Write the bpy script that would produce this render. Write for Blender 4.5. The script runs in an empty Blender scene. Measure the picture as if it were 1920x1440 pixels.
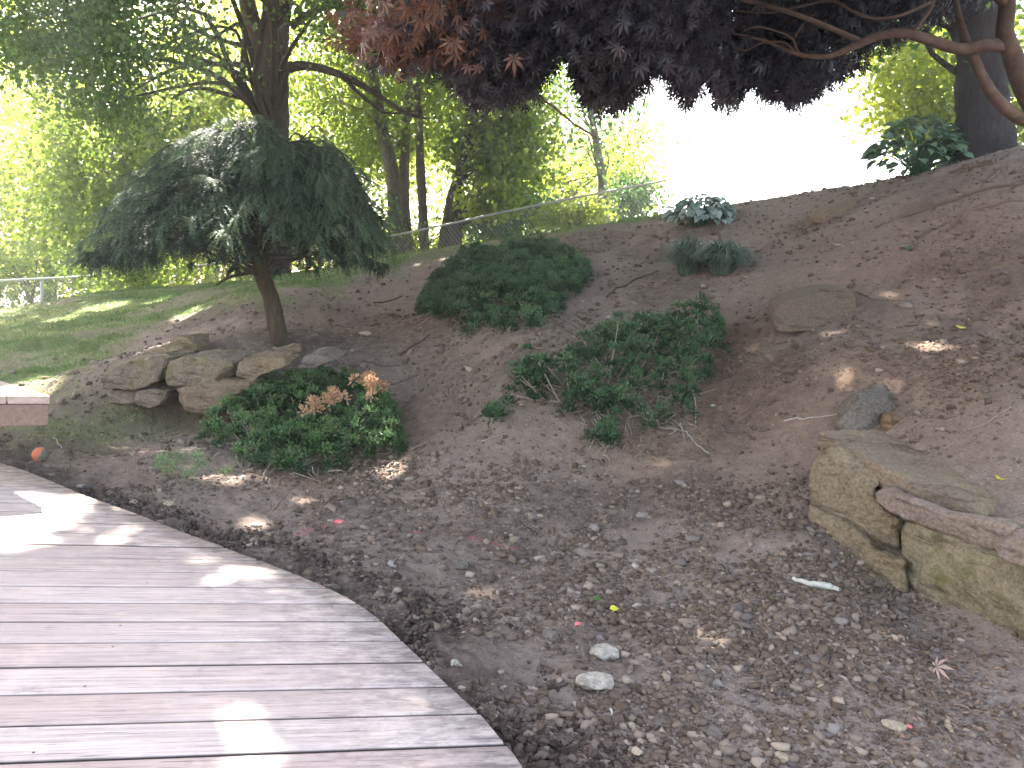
import bpy, math
import numpy as np
from mathutils import Matrix, Vector
R = math.radians
SC = bpy.context.scene
COL = SC.collection

# ------------------------------------------------------------------ camera, sky, sun, exposure
FPX, PITCH, ROLL, CAMZ = 1500.0, R(5.05), R(4.89), 0.994
cr, sr, cp, sp_ = math.cos(ROLL), math.sin(ROLL), math.cos(PITCH), math.sin(PITCH)
cam = bpy.data.objects.new('camera', bpy.data.cameras.new('camera'))
COL.objects.link(cam); SC.camera = cam
cam.data.sensor_width = 36.0; cam.data.lens = FPX / 1920 * 36.0
cam.data.clip_start = 0.05; cam.data.clip_end = 2000
_r = Vector((cr, sr * sp_, sr * cp)); _u = Vector((-sr, cr * sp_, cr * cp)); _b = -Vector((0, cp, -sp_))
cam.matrix_world = Matrix(((_r[0], _u[0], _b[0], 0), (_r[1], _u[1], _b[1], 0), (_r[2], _u[2], _b[2], CAMZ), (0, 0, 0, 1)))

SUN_AZ, SUN_EL = R(-28.0), R(52.8)          # azimuth measured from +y, negative = to the left
SDIR = np.array([math.sin(SUN_AZ) * math.cos(SUN_EL), math.cos(SUN_AZ) * math.cos(SUN_EL), math.sin(SUN_EL)])
world = bpy.data.worlds.new('World'); SC.world = world; world.use_nodes = True
wn = world.node_tree; wn.nodes.clear()
sky = wn.nodes.new('ShaderNodeTexSky'); sky.sky_type = 'NISHITA'; sky.sun_disc = False
sky.sun_elevation = SUN_EL; sky.sun_rotation = SUN_AZ; sky.air_density = 1.0; sky.dust_density = 2.5
bg = wn.nodes.new('ShaderNodeBackground'); bg.inputs[1].default_value = 0.15
wo = wn.nodes.new('ShaderNodeOutputWorld')
tint = wn.nodes.new('ShaderNodeMix'); tint.data_type = 'RGBA'; tint.blend_type = 'MULTIPLY'; tint.inputs[0].default_value = 1.0
tint.inputs[7].default_value = (1.18, 1.0, 0.80, 1)                  # hazy white summer sky, as the phone's white balance saw it
wn.links.new(sky.outputs[0], tint.inputs[6]); wn.links.new(tint.outputs[2], bg.inputs[0]); wn.links.new(bg.outputs[0], wo.inputs[0])
sl = bpy.data.lights.new('sun', 'SUN'); sl.energy = 5.0; sl.angle = R(0.6); sl.color = (1.0, 0.94, 0.84)
so = bpy.data.objects.new('sun', sl); COL.objects.link(so)
so.rotation_euler = Vector(SDIR).to_track_quat('Z', 'Y').to_euler(); so.location = (-5, 10, 15)
SC.view_settings.view_transform = 'Standard'; SC.view_settings.look = 'None'
SC.view_settings.exposure = 3.54; SC.view_settings.gamma = 1.0; SC.view_settings.use_curve_mapping = False
SC.cycles.max_bounces = 7; SC.cycles.diffuse_bounces = 3; SC.cycles.transmission_bounces = 4
SC.cycles.glossy_bounces = 2; SC.cycles.transparent_max_bounces = 4
SC.cycles.sample_clamp_indirect = 6.0; SC.cycles.use_denoising = True

# thin summer haze lit by the sun between the trees
hz = bpy.data.materials.new('thin_haze'); hz.use_nodes = True; hz.node_tree.nodes.clear()
hv = hz.node_tree.nodes.new('ShaderNodeVolumePrincipled'); hv.inputs['Density'].default_value = .0038; hv.inputs['Color'].default_value = (.92, .95, 1, 1); hv.inputs['Anisotropy'].default_value = .55
ho = hz.node_tree.nodes.new('ShaderNodeOutputMaterial'); hz.node_tree.links.new(hv.outputs[0], ho.inputs['Volume'])
hm = bpy.data.meshes.new('haze'); hx = [(x, y, z) for z in (-4.0, 17.0) for y in (-8.0, 60.0) for x in (-45.0, 45.0)]
hm.from_pydata(hx, [], [(0, 2, 3, 1), (4, 5, 7, 6), (0, 1, 5, 4), (2, 6, 7, 3), (0, 4, 6, 2), (1, 3, 7, 5)]); hm.materials.append(hz)
hob = bpy.data.objects.new('haze', hm); COL.objects.link(hob); hob['kind'] = 'stuff'; hob['label'] = 'thin bright haze in the air among the trees'; hob['category'] = 'haze'
SC.cycles.volume_bounces = 0; SC.cycles.volume_step_rate = 1.0

# ------------------------------------------------------------------ pixel <-> world (real positions, used while modelling)
def ray(u, v):
    u = np.asarray(u, float); v = np.asarray(v, float)
    x = (u - 960) / FPX; y = -(v - 720) / FPX
    X = cr * x - sr * y; Y = sr * x + cr * y
    return np.stack([X, cp + Y * sp_, -sp_ + Y * cp], -1)
def atY(u, v, Y):
    d = ray(u, v); Y = np.asarray(Y, float)
    return np.array([0, 0, CAMZ]) + d * (Y / d[..., 1])[..., None]
def atz(u, v, z):
    d = ray(u, v); return np.array([0, 0, CAMZ]) + d * ((z - CAMZ) / d[..., 2])

# ------------------------------------------------------------------ noise
def _h(ix, iy, iz, s):
    n = (ix * 374761393 + iy * 668265263 + iz * 2147483647 + s * 1274126177) & 0xffffffff
    n = ((n ^ (n >> 13)) * 1103515245) & 0xffffffff
    n = ((n ^ (n >> 15)) * 2246822519) & 0xffffffff
    return ((n ^ (n >> 16)) & 0xffffff) / float(0x1000000)
def vn3(p, s=0):
    p = np.asarray(p, float); i = np.floor(p).astype(np.int64); f = p - i; f = f * f * (3 - 2 * f); o = 0
    for dx in (0, 1):
        wx = f[..., 0] if dx else 1 - f[..., 0]
        for dy in (0, 1):
            wy = f[..., 1] if dy else 1 - f[..., 1]
            for dz in (0, 1):
                wz = f[..., 2] if dz else 1 - f[..., 2]
                o = o + wx * wy * wz * _h(i[..., 0] + dx, i[..., 1] + dy, i[..., 2] + dz, s)
    return o * 2 - 1
def vn2(x, y, s=0):
    ix = np.floor(x).astype(np.int64); iy = np.floor(y).astype(np.int64); fx = x - ix; fy = y - iy
    fx = fx * fx * (3 - 2 * fx); fy = fy * fy * (3 - 2 * fy)
    a = _h(ix, iy, 0, s); b = _h(ix + 1, iy, 0, s); c = _h(ix, iy + 1, 0, s); d = _h(ix + 1, iy + 1, 0, s)
    return ((a * (1 - fx) + b * fx) * (1 - fy) + (c * (1 - fx) + d * fx) * fy) * 2 - 1
def fbm2(x, y, sc, octv=4, s=0, g=.5):
    o = 0; a = 1
    for k in range(octv):
        o = o + a * vn2(x * sc + 13.7 * k, y * sc - 7.1 * k, s + k); a *= g; sc *= 2.03
    return o
def fbm3(p, sc, octv=3, s=0, g=.5):
    o = 0; a = 1
    for k in range(octv):
        o = o + a * vn3(p * sc + 11.3 * k, s + k); a *= g; sc *= 2.03
    return o
def sstep(a, b, x):
    t = np.clip((x - a) / (b - a), 0, 1); return t * t * (3 - 2 * t)
def inpoly(x, y, P):
    P = np.asarray(P); x = np.asarray(x); y = np.asarray(y); c = np.zeros(x.shape, bool); n = len(P)
    for i in range(n):
        x1, y1 = P[i][:2]; x2, y2 = P[(i + 1) % n][:2]
        if y1 == y2: continue
        c ^= ((y1 > y) != (y2 > y)) & (x < (x2 - x1) * (y - y1) / (y2 - y1) + x1)
    return c
def polydist(x, y, P, closed=True):
    P = np.asarray(P); d = np.full(np.shape(x), 1e9); n = len(P)
    for i in range(n if closed else n - 1):
        a = P[i][:2]; b = P[(i + 1) % n][:2]; e = b - a
        t = np.clip(((x - a[0]) * e[0] + (y - a[1]) * e[1]) / (e @ e + 1e-12), 0, 1)
        d = np.minimum(d, np.hypot(x - a[0] - t * e[0], y - a[1] - t * e[1]))
    return d

# ------------------------------------------------------------------ mesh helpers
def tag(o, label=None, cat=None, group=None, kind=None):
    if label: o['label'] = label
    if cat: o['category'] = cat
    if group: o['group'] = group
    if kind: o['kind'] = kind
    return o
def npmesh(name, V, F, mats, parent=None, smooth=False, attrs=None, midx=None, loc=None):
    V = np.asarray(V, np.float32).reshape(-1, 3)
    if not isinstance(F, (list, tuple)): F = [F]
    F = [np.asarray(f, np.int32) for f in F if len(f)]
    me = bpy.data.meshes.new(name)
    off = np.array(parent.location if parent is not None and loc is None else (loc if loc is not None else (0, 0, 0)), np.float32)
    if parent is not None: off = np.array(parent['_o'], np.float32)
    me.vertices.add(len(V)); me.vertices.foreach_set('co', (V - off).ravel())
    tot = sum(f.size for f in F); cnt = sum(len(f) for f in F)
    me.loops.add(tot); me.loops.foreach_set('vertex_index', np.concatenate([f.ravel() for f in F]))
    me.polygons.add(cnt)
    ls = np.concatenate([np.full(len(f), f.shape[1]) for f in F])
    me.polygons.foreach_set('loop_start', np.concatenate([[0], np.cumsum(ls)[:-1]]).astype(np.int32))
    if smooth: me.polygons.foreach_set('use_smooth', np.ones(cnt, bool))
    for m in (mats if isinstance(mats, (list, tuple)) else [mats]): me.materials.append(m)
    if midx is not None: me.polygons.foreach_set('material_index', np.asarray(midx, np.int32))
    for k, a in (attrs or {}).items():
        at = me.attributes.new(k, 'FLOAT', 'POINT'); at.data.foreach_set('value', np.asarray(a, np.float32))
    me.update(calc_edges=True); me.validate()
    o = bpy.data.objects.new(name, me); COL.objects.link(o)
    if parent is not None: o.parent = parent
    else: o.location = off
    if parent is not None:
        o.location = (0, 0, 0)
    return o
def thing(name, loc, label, cat, group=None):
    o = bpy.data.objects.new(name, None); COL.objects.link(o); o.location = tuple(float(c) for c in loc)
    o.empty_display_size = 0.1
    o['_o'] = [float(c) for c in loc]
    return tag(o, label, cat, group)
def part_of(parent, o): return o
class Geo:
    def __init__(s): s.V = []; s.F3 = []; s.F4 = []; s.n = 0; s.A = []
    def add(s, V, F, a=0.0):
        V = np.asarray(V, float).reshape(-1, 3); F = np.asarray(F, int)
        if len(V) == 0: return
        (s.F3 if F.shape[1] == 3 else s.F4).append(F + s.n); s.V.append(V); s.n += len(V)
        s.A.append(np.broadcast_to(np.asarray(a, float), (len(V),)))
    def build(s, name, mats, parent=None, smooth=False, loc=None):
        F = []
        if s.F3: F.append(np.concatenate(s.F3))
        if s.F4: F.append(np.concatenate(s.F4))
        return npmesh(name, np.concatenate(s.V), F, mats, parent, smooth, {'rnd': np.concatenate(s.A)}, loc=loc)
def unit(v): return v / (np.linalg.norm(v, axis=-1, keepdims=True) + 1e-12)
def basis(d, up):
    """frames whose x axis is d, z axis near up"""
    d = unit(d); y = unit(np.cross(up, d)); z = np.cross(d, y); return np.stack([d, y, z], -1)
def inst(TV, TF, pos, B, sc, rnd=None):
    TV = np.asarray(TV, float); TF = np.asarray(TF); n = len(pos)
    sc = np.asarray(sc, float)
    if sc.ndim == 0: sc = np.full(n, float(sc))
    if sc.ndim == 1: sc = sc[:, None].repeat(3, 1)
    L = TV[None] * sc[:, None, :]
    V = np.einsum('nij,nkj->nki', B, L) + pos[:, None, :]
    F = TF[None] + (np.arange(n) * len(TV))[:, None, None]
    a = np.repeat(rnd if rnd is not None else np.zeros(n), len(TV))
    return V.reshape(-1, 3), F.reshape(-1, TF.shape[1]), a
def rdir(g, n): return unit(g.normal(size=(n, 3)))
def tube(P, rad, sides=8, cap=True):
    P = np.asarray(P, float); n = len(P); rad = np.broadcast_to(rad, (n,))
    T = unit(np.gradient(P, axis=0)); u = np.array([0, 0, 1.0]) if abs(T[0][2]) < .9 else np.array([1.0, 0, 0])
    V = []
    for i in range(n):
        b = unit(np.cross(T[i], u)); u = np.cross(b, T[i])
        a = np.arange(sides) / sides * 2 * np.pi
        V.append(P[i] + rad[i] * (np.cos(a)[:, None] * b + np.sin(a)[:, None] * u))
    V = np.concatenate(V); F = []
    for i in range(n - 1):
        k = np.arange(sides); k2 = (k + 1) % sides
        F.append(np.stack([i * sides + k, i * sides + k2, (i + 1) * sides + k2, (i + 1) * sides + k], 1))
    F = np.concatenate(F)
    if cap:
        V = np.vstack([V, P[0], P[-1]]); k = np.arange(sides); k2 = (k + 1) % sides; e = (n - 1) * sides
        F = np.vstack([F, np.stack([k2, k, np.full(sides, len(V) - 2), np.full(sides, len(V) - 2)], 1)[:, [0, 1, 2, 2]],
                       np.stack([e + k, e + k2, np.full(sides, len(V) - 1), np.full(sides, len(V) - 1)], 1)])
        # degenerate quads -> handled as triangles below
        F3 = F[-2 * sides:, :3]; F = F[:-2 * sides]
        return V, F, F3
    return V, F, np.zeros((0, 3), int)
def add_tube(g, P, rad, sides=8, a=0.0):
    V, F, F3 = tube(P, rad, sides); n0 = g.n
    g.add(V, F, a)
    g.F3.append(F3 + n0)
def spline(P, n):
    P = np.asarray(P, float); m = len(P)
    t = np.linspace(0, m - 1, n); i = np.clip(t.astype(int), 0, m - 2); f = (t - i)[:, None]
    p0 = P[np.maximum(i - 1, 0)]; p1 = P[i]; p2 = P[i + 1]; p3 = P[np.minimum(i + 2, m - 1)]
    return .5 * ((2 * p1) + (-p0 + p2) * f + (2 * p0 - 5 * p1 + 4 * p2 - p3) * f ** 2 + (-p0 + 3 * p1 - 3 * p2 + p3) * f ** 3)

# ------------------------------------------------------------------ materials
class NT:
    def __init__(s, name):
        s.m = bpy.data.materials.new(name); s.m.use_nodes = True; s.t = s.m.node_tree; s.t.nodes.clear()
        s.out = s.n('ShaderNodeOutputMaterial')
    def n(s, t, **k):
        x = s.t.nodes.new(t)
        for a, b in k.items(): setattr(x, a, b)
        return x
    def l(s, a, b): s.t.links.new(a, b)
    def val(s, sock, v):
        if hasattr(v, 'is_linked') or isinstance(v, bpy.types.NodeSocket): s.l(v, sock)
        else: sock.default_value = v
    def coord(s, scale=(1, 1, 1)):
        c = s.n('ShaderNodeTexCoord'); mp = s.n('ShaderNodeMapping'); mp.inputs['Scale'].default_value = scale
        s.l(c.outputs['Object'], mp.inputs[0]); return mp.outputs[0]
    def noise(s, co, scale, detail=4, rough=.55, dist=0):
        x = s.n('ShaderNodeTexNoise'); s.l(co, x.inputs['Vector']); x.inputs['Scale'].default_value = scale
        x.inputs['Detail'].default_value = detail; x.inputs['Roughness'].default_value = rough
        x.inputs['Distortion'].default_value = dist; return x.outputs['Fac']
    def vor(s, co, scale, out='Distance', feature='F1'):
        x = s.n('ShaderNodeTexVoronoi', feature=feature); s.l(co, x.inputs['Vector']); x.inputs['Scale'].default_value = scale
        return x.outputs[out]
    def ramp(s, f, st):
        x = s.n('ShaderNodeValToRGB'); s.l(f, x.inputs[0]); e = x.color_ramp.elements
        while len(e) < len(st): e.new(.5)
        for q, (p, c) in zip(e, st): q.position = p; q.color = (c if len(c) == 4 else (*c, 1)) if hasattr(c, '__len__') else (c, c, c, 1)
        return x.outputs[0]
    def mix(s, f, a, b, mode='MIX'):
        x = s.n('ShaderNodeMix', data_type='RGBA', blend_type=mode)
        s.val(x.inputs[0], f)
        for sock, v in ((x.inputs[6], a), (x.inputs[7], b)):
            if isinstance(v, bpy.types.NodeSocket): s.l(v, sock)
            else: sock.default_value = (*v, 1) if len(v) == 3 else v
        return x.outputs[2]
    def math(s, op, a, b=0.0, clamp=False):
        x = s.n('ShaderNodeMath', operation=op, use_clamp=clamp); s.val(x.inputs[0], a); s.val(x.inputs[1], b); return x.outputs[0]
    def attr(s, name): return s.n('ShaderNodeAttribute', attribute_name=name).outputs['Fac']
    def bump(s, h, strength=.5, dist=.01, nrm=None):
        x = s.n('ShaderNodeBump'); s.l(h, x.inputs['Height']); x.inputs['Strength'].default_value = strength
        x.inputs['Distance'].default_value = dist
        if nrm is not None: s.l(nrm, x.inputs['Normal'])
        return x.outputs[0]
    def pbr(s, col, rough=.85, nrm=None, spec=.25):
        x = s.n('ShaderNodeBsdfPrincipled'); s.val(x.inputs['Base Color'], col if isinstance(col, bpy.types.NodeSocket) else (*col, 1))
        s.val(x.inputs['Roughness'], rough); x.inputs['Specular IOR Level'].default_value = spec
        if nrm is not None: s.l(nrm, x.inputs['Normal'])
        s.l(x.outputs[0], s.out.inputs[0]); return x

def leaf_mat(name, c1, c2, tr=.5, tc=None, rough=.5, spec=.3, c3=None):
    s = NT(name); r = s.attr('rnd'); st = [(0, c1), (1, c2)] if c3 is None else [(0, c1), (.8, c2), (1, c3)]
    col = s.ramp(r, st)
    p = s.pbr(col, rough, None, spec)
    t = s.n('ShaderNodeBsdfTranslucent')
    if tc is None: s.l(col, t.inputs[0])
    else:
        s.l(s.mix(1.0, col, tc, 'MULTIPLY'), t.inputs[0])
    m = s.n('ShaderNodeMixShader'); m.inputs[0].default_value = tr
    s.l(p.outputs[0], m.inputs[1]); s.l(t.outputs[0], m.inputs[2]); s.l(m.outputs[0], s.out.inputs[0]); return s.m
def bark_mat(name, a, b, sc=(14, 14, 3), bump=.9, moss=None):
    s = NT(name); co = s.coord(sc); n = s.noise(co, 2.2, 6, .65, .6); n2 = s.noise(s.coord(), 2.5, 4)
    col = s.ramp(n, [(.3, a), (.7, b)]); col = s.mix(s.ramp(n2, [(.35, 0), (.75, .6)]), col, tuple(c * .6 for c in a))
    if moss: col = s.mix(s.ramp(s.noise(s.coord(), 5, 5), [(.5, 0), (.65, .7)]), col, moss)
    s.pbr(col, .92, s.bump(n, bump, .02), .1); return s.m
def rock_mat(name, a, b, c=None, moss=0.0, mossc=(.09, .10, .02), sc=5.0):
    s = NT(name); co = s.coord(); n = s.noise(co, sc, 8, .62, .5); f = s.noise(co, 70, 5, .7); st = s.noise(s.coord((1, 1, 6)), 4, 5, .6, .8)
    col = s.ramp(n, [(.3, a), (.68, b)])
    if c is not None: col = s.mix(s.ramp(s.noise(co, 2.3, 4), [(.45, 0), (.62, .85)]), col, c)
    col = s.mix(.5, col, s.ramp(f, [(.34, tuple(x * .4 for x in a)), (.7, tuple(min(1, x * 1.35) for x in b))]))
    if moss > 0:
        mm = s.noise(co, 7, 7, .7, .4); w = .62 - moss * .3
        col = s.mix(s.ramp(mm, [(w, 0), (w + .12, .8)]), col, mossc)
    col = s.mix(s.ramp(st, [(.34, .75), (.46, 0)]), col, tuple(x * .45 for x in a))
    col = s.mix(s.ramp(s.noise(co, 13, 6, .75), [(.60, 0), (.72, .5)]), col, tuple(min(1, x * 1.35) for x in b))
    col = s.mix(1.0, col, (1.06, .98, .93), 'MULTIPLY')
    h = s.math('ADD', s.math('MULTIPLY', n, .7), s.math('ADD', s.math('MULTIPLY', f, .34), s.math('MULTIPLY', st, .35)))
    s.pbr(col, .9, s.bump(h, 1.0, .045), .15); return s.m

M = {}
# soil ground with lawn / damp / chip masks carried by the mesh (what the ground is made of, plus painted hemlock shade)
s = NT('soil_ground'); co = s.coord()
n1 = s.noise(co, 1.6, 5, .6, .3); n2 = s.noise(co, 14, 6, .65); n3 = s.noise(co, 90, 4, .7)
soil = s.ramp(n1, [(.3, (.165, .118, .095)), (.7, (.305, .232, .190))])
soil = s.mix(.5, soil, s.ramp(n2, [(.3, (.070, .048, .039)), (.74, (.30, .238, .204))]))
soil = s.mix(.35, soil, s.ramp(n3, [(.35, (.05, .032, .026)), (.7, (.27, .21, .18))]))
vr = s.n('ShaderNodeTexVoronoi'); s.l(co, vr.inputs['Vector']); vr.inputs['Scale'].default_value = 75
sepv = s.n('ShaderNodeSeparateColor'); s.l(vr.outputs['Color'], sepv.inputs[0])
chip = s.math('MULTIPLY', s.ramp(vr.outputs['Distance'], [(.22, 1), (.34, 0)]), s.ramp(sepv.outputs[0], [(.76, 0), (.84, 1)]))
soil = s.mix(chip, soil, s.ramp(sepv.outputs[1], [(0, (.13, .10, .085)), (.7, (.30, .25, .22)), (1, (.50, .45, .42))]))
vs = s.n('ShaderNodeTexVoronoi'); s.l(co, vs.inputs['Vector']); vs.inputs['Scale'].default_value = 38
sep2 = s.n('ShaderNodeSeparateColor'); s.l(vs.outputs['Color'], sep2.inputs[0])
ck = s.math('MULTIPLY', s.ramp(vs.outputs['Distance'], [(.25, 1), (.40, 0)]), s.ramp(sep2.outputs[0], [(.84, 0), (.90, .6)]))
soil = s.mix(ck, soil, s.ramp(sep2.outputs[1], [(0, (.05, .034, .03)), (.6, (.11, .08, .07)), (1, (.22, .17, .15))]))
needles = s.ramp(s.noise(co, 30, 6, .75), [(.35, (.10, .060, .04)), (.62, (.29, .18, .12))])
soil = s.mix(s.math('MULTIPLY', s.attr('duff'), s.ramp(n2, [(.35, .3), (.6, .9)])), soil, needles)
soil = s.mix(s.math('MULTIPLY', s.attr('damp_shade'), s.ramp(n2, [(.3, 1), (.75, .25)])), soil, (.036, .024, .021))
lawnc = s.ramp(s.noise(co, 26, 6, .75), [(.3, (.055, .075, .025)), (.52, (.12, .15, .055)), (.72, (.26, .23, .13))])
soil = s.mix(s.attr('lawn'), soil, lawnc)
soil = s.mix(s.math('MULTIPLY', s.attr('moss'), s.ramp(s.noise(co, 22, 6, .8), [(.42, 0), (.58, .75)])), soil, (.13, .13, .045))
soil = s.mix(s.math('MULTIPLY', s.attr('paint'), s.ramp(s.noise(co, 60, 4, .7), [(.46, 0), (.62, .7)])), soil, (.48, .08, .10))
hb = s.math('ADD', s.math('MULTIPLY', n2, .6), s.math('MULTIPLY', n3, .5))
hb = s.math('ADD', hb, s.math('MULTIPLY', s.math('ADD', chip, ck), .35))
s.pbr(soil, .95, s.bump(hb, 1.0, .018), .12); M['ground'] = s.m

s = NT('weathered_deck_wood'); r = s.attr('rnd')
cc = s.n('ShaderNodeTexCoord'); sx = s.n('ShaderNodeSeparateXYZ'); s.l(cc.outputs['Object'], sx.inputs[0])
cb = s.n('ShaderNodeCombineXYZ'); s.l(s.math('MULTIPLY', sx.outputs[0], 1.0), cb.inputs[0]); s.l(s.math('MULTIPLY', sx.outputs[1], 1.0), cb.inputs[1]); s.l(s.math('MULTIPLY', r, 37.0), cb.inputs[2])
def stre(scale):
    mp = s.n('ShaderNodeMapping'); mp.inputs['Scale'].default_value = scale; s.l(cb.outputs[0], mp.inputs[0]); return mp.outputs[0]
g1 = s.noise(stre((2.2, 90, 1)), 1, 6, .6, .5); g2 = s.noise(stre((1.2, 6, 1)), 1.5, 5, .6, .6); g3 = s.noise(stre((9, 9, 1)), 1, 6, .7); g4 = s.noise(stre((6, 220, 1)), 1, 3, .6)
col = s.ramp(g1, [(.28, (.33, .245, .22)), (.5, (.52, .415, .38)), (.72, (.62, .515, .475))])
col = s.mix(s.ramp(g2, [(.35, 0), (.7, .55)]), col, (.39, .32, .30))
col = s.mix(s.ramp(g3, [(.52, 0), (.68, .45)]), col, (.66, .52, .44))
col = s.mix(s.ramp(g3, [(.30, .5), (.42, 0)]), col, (.24, .20, .20))
col = s.mix(s.ramp(g4, [(.33, .8), (.41, 0)]), col, (.15, .115, .11))
edge = s.attr('edge')
col = s.mix(s.math('MULTIPLY', edge, s.ramp(s.noise(stre((14, 34, 1)), 1, 6, .75), [(.42, 0), (.6, .75)])), col, (.15, .12, .115))
col = s.mix(s.math('MULTIPLY', edge, s.ramp(s.noise(stre((10, 26, 2)), 1, 6, .75), [(.5, 0), (.62, .8)])), col, (.66, .56, .50))
col = s.mix(s.ramp(s.noise(stre((.9, 1.2, .02)), 1, 5, .6), [(.4, 0), (.7, .5)]), col, s.mix(1, col, (.74, .66, .68), 'MULTIPLY'))
col = s.mix(s.attr('side'), col, (.05, .038, .034))  # board sides darkened: grime plus painted gap shade
col = s.mix(s.math('MULTIPLY', r, .8), col, s.mix(1, col, (.80, .755, .74), 'MULTIPLY'))
hh = s.math('ADD', g1, s.math('MULTIPLY', g4, .8))
s.pbr(col, .78, s.bump(hh, .35, .004), .2); M['deck'] = s.m
s = NT('dark_joist_wood'); co = s.coord((3, 3, 30)); s.pbr(s.ramp(s.noise(co, 2, 4), [(.3, (.05, .035, .03)), (.7, (.12, .09, .075))]), .9); M['joist'] = s.m
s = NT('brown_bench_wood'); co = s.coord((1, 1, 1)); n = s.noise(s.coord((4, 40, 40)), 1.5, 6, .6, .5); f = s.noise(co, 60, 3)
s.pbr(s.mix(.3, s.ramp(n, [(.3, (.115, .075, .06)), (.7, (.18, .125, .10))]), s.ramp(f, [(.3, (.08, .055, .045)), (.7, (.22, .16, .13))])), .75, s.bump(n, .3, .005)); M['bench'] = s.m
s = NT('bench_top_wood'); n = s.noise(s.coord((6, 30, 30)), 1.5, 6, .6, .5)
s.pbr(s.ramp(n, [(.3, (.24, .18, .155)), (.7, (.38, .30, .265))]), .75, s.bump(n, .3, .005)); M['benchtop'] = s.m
M['rock_grey'] = rock_mat('grey_brown_sandstone', (.10, .082, .064), (.24, .195, .155))
M['rock_moss'] = rock_mat('mossy_sandstone', (.09, .074, .056), (.225, .185, .14), moss=.35, mossc=(.10, .10, .035))
M['rock_green'] = rock_mat('green_tinted_sandstone', (.115, .10, .07), (.26, .23, .155), (.17, .14, .10), moss=.4, mossc=(.12, .12, .05), sc=6)
M['rock_brown'] = rock_mat('brown_sandstone', (.10, .078, .055), (.225, .175, .125), (.15, .12, .08), moss=.1)
M['rock_pale'] = rock_mat('pale_sandstone', (.24, .20, .15), (.42, .36, .28))
M['rock_tan'] = rock_mat('tan_sandstone', (.115, .092, .064), (.25, .205, .142), (.18, .145, .09), moss=.1)
M['rock_slab'] = rock_mat('brown_flagstone', (.13, .10, .076), (.26, .205, .155), (.24, .20, .125), moss=.05, mossc=(.17, .15, .07))
M['rock_pink'] = rock_mat('pinkish_flagstone', (.16, .122, .105), (.29, .228, .205), (.20, .17, .11))
M['rock_dark'] = rock_mat('dark_grey_stone', (.09, .08, .07), (.19, .17, .155))
M['rock_orange'] = rock_mat('rust_brown_stone', (.13, .08, .045), (.22, .145, .085))
M['rock_smooth'] = rock_mat('smooth_brown_boulder', (.105, .085, .064), (.150, .122, .092), sc=2)
M['rock_white'] = rock_mat('whitish_limestone', (.27, .25, .22), (.45, .42, .38), sc=9)
def pebble(name, a, b, c):
    s = NT(name); r = s.attr('rnd'); oi = s.n('ShaderNodeObjectInfo').outputs['Random']
    rr = s.math('FRACT', s.math('ADD', r, oi)); n = s.noise(s.coord(), 60, 4)
    col = s.ramp(rr, [(0, a), (.62, b), (.9, c), (1, tuple(min(1, x * 1.5) for x in c))])
    col = s.mix(.35, col, s.ramp(n, [(.3, tuple(x * .5 for x in a)), (.7, b)]))
    s.pbr(col, .9, s.bump(n, .5, .006), .15); return s.m
M['pebble'] = pebble('loose_stone', (.085, .065, .058), (.155, .125, .112), (.30, .255, .225))
M['chip'] = pebble('shale_chips', (.058, .038, .028), (.140, .100, .076), (.23, .178, .143))
s = NT('damp_soil_crumbs'); s.pbr(s.ramp(s.attr('rnd'), [(0, (.028, .019, .016)), (.7, (.075, .052, .043)), (1, (.13, .10, .085))]), .95, None, .1); M['clod'] = s.m
M['bark_dark'] = bark_mat('dark_furrowed_bark', (.030, .024, .020), (.095, .078, .062))
M['bark_black'] = bark_mat('very_dark_bark', (.012, .010, .011), (.050, .040, .036))
M['bark_grey'] = bark_mat('grey_bark', (.07, .062, .05), (.19, .17, .14))
M['bark_hem'] = bark_mat('hemlock_bark', (.030, .022, .016), (.085, .064, .046), moss=(.045, .04, .018))
M['bark_maple'] = bark_mat('smooth_brown_maple_bark', (.085, .055, .042), (.17, .12, .095), sc=(6, 6, 6), bump=.4)
M['twig'] = bark_mat('dry_twig_bark', (.16, .12, .095), (.36, .30, .25), sc=(20, 20, 20), bump=.3)
M['twigdark'] = bark_mat('dark_twig_bark', (.05, .035, .028), (.13, .09, .07), sc=(20, 20, 20), bump=.3)
M['stickw'] = bark_mat('bleached_branch', (.32, .30, .26), (.56, .53, .47), sc=(6, 40, 40), bump=.4)
M['leaf_big'] = leaf_mat('green_tree_leaf', (.036, .070, .030), (.085, .135, .050), .52, (1.5, 1.6, .7))
M['leaf_bright'] = leaf_mat('sunlit_green_leaf', (.075, .11, .030), (.16, .195, .060), .64, (2.6, 2.5, 1.0))
M['leaf_mid'] = leaf_mat('mid_green_leaf', (.052, .092, .032), (.12, .16, .055), .6, (2.4, 2.3, .95))
M['leaf_blue'] = leaf_mat('bluish_green_leaf', (.045, .085, .050), (.09, .15, .075), .45, (1.3, 1.5, .8))
M['leaf_red'] = leaf_mat('purple_maple_leaf', (.016, .017, .023), (.034, .030, .041), .22, (1.6, 1.0, .9), .5, .3, (.07, .040, .045))
M['leaf_orange'] = leaf_mat('sunlit_maple_leaf', (.080, .034, .028), (.15, .075, .045), .42, (1.2, 1.0, .8), .45)  # brighter orange copy of the maple leaf, sunlight put into its colour
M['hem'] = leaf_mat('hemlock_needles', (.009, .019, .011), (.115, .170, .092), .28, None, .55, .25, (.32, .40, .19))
M['jun'] = leaf_mat('juniper_needles', (.014, .034, .012), (.115, .200, .075), .25, None, .6, .15, (.27, .38, .13))
M['jun2'] = leaf_mat('bluish_juniper_needles', (.013, .034, .016), (.105, .180, .088), .25, None, .6, .15, (.22, .32, .14))
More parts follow.
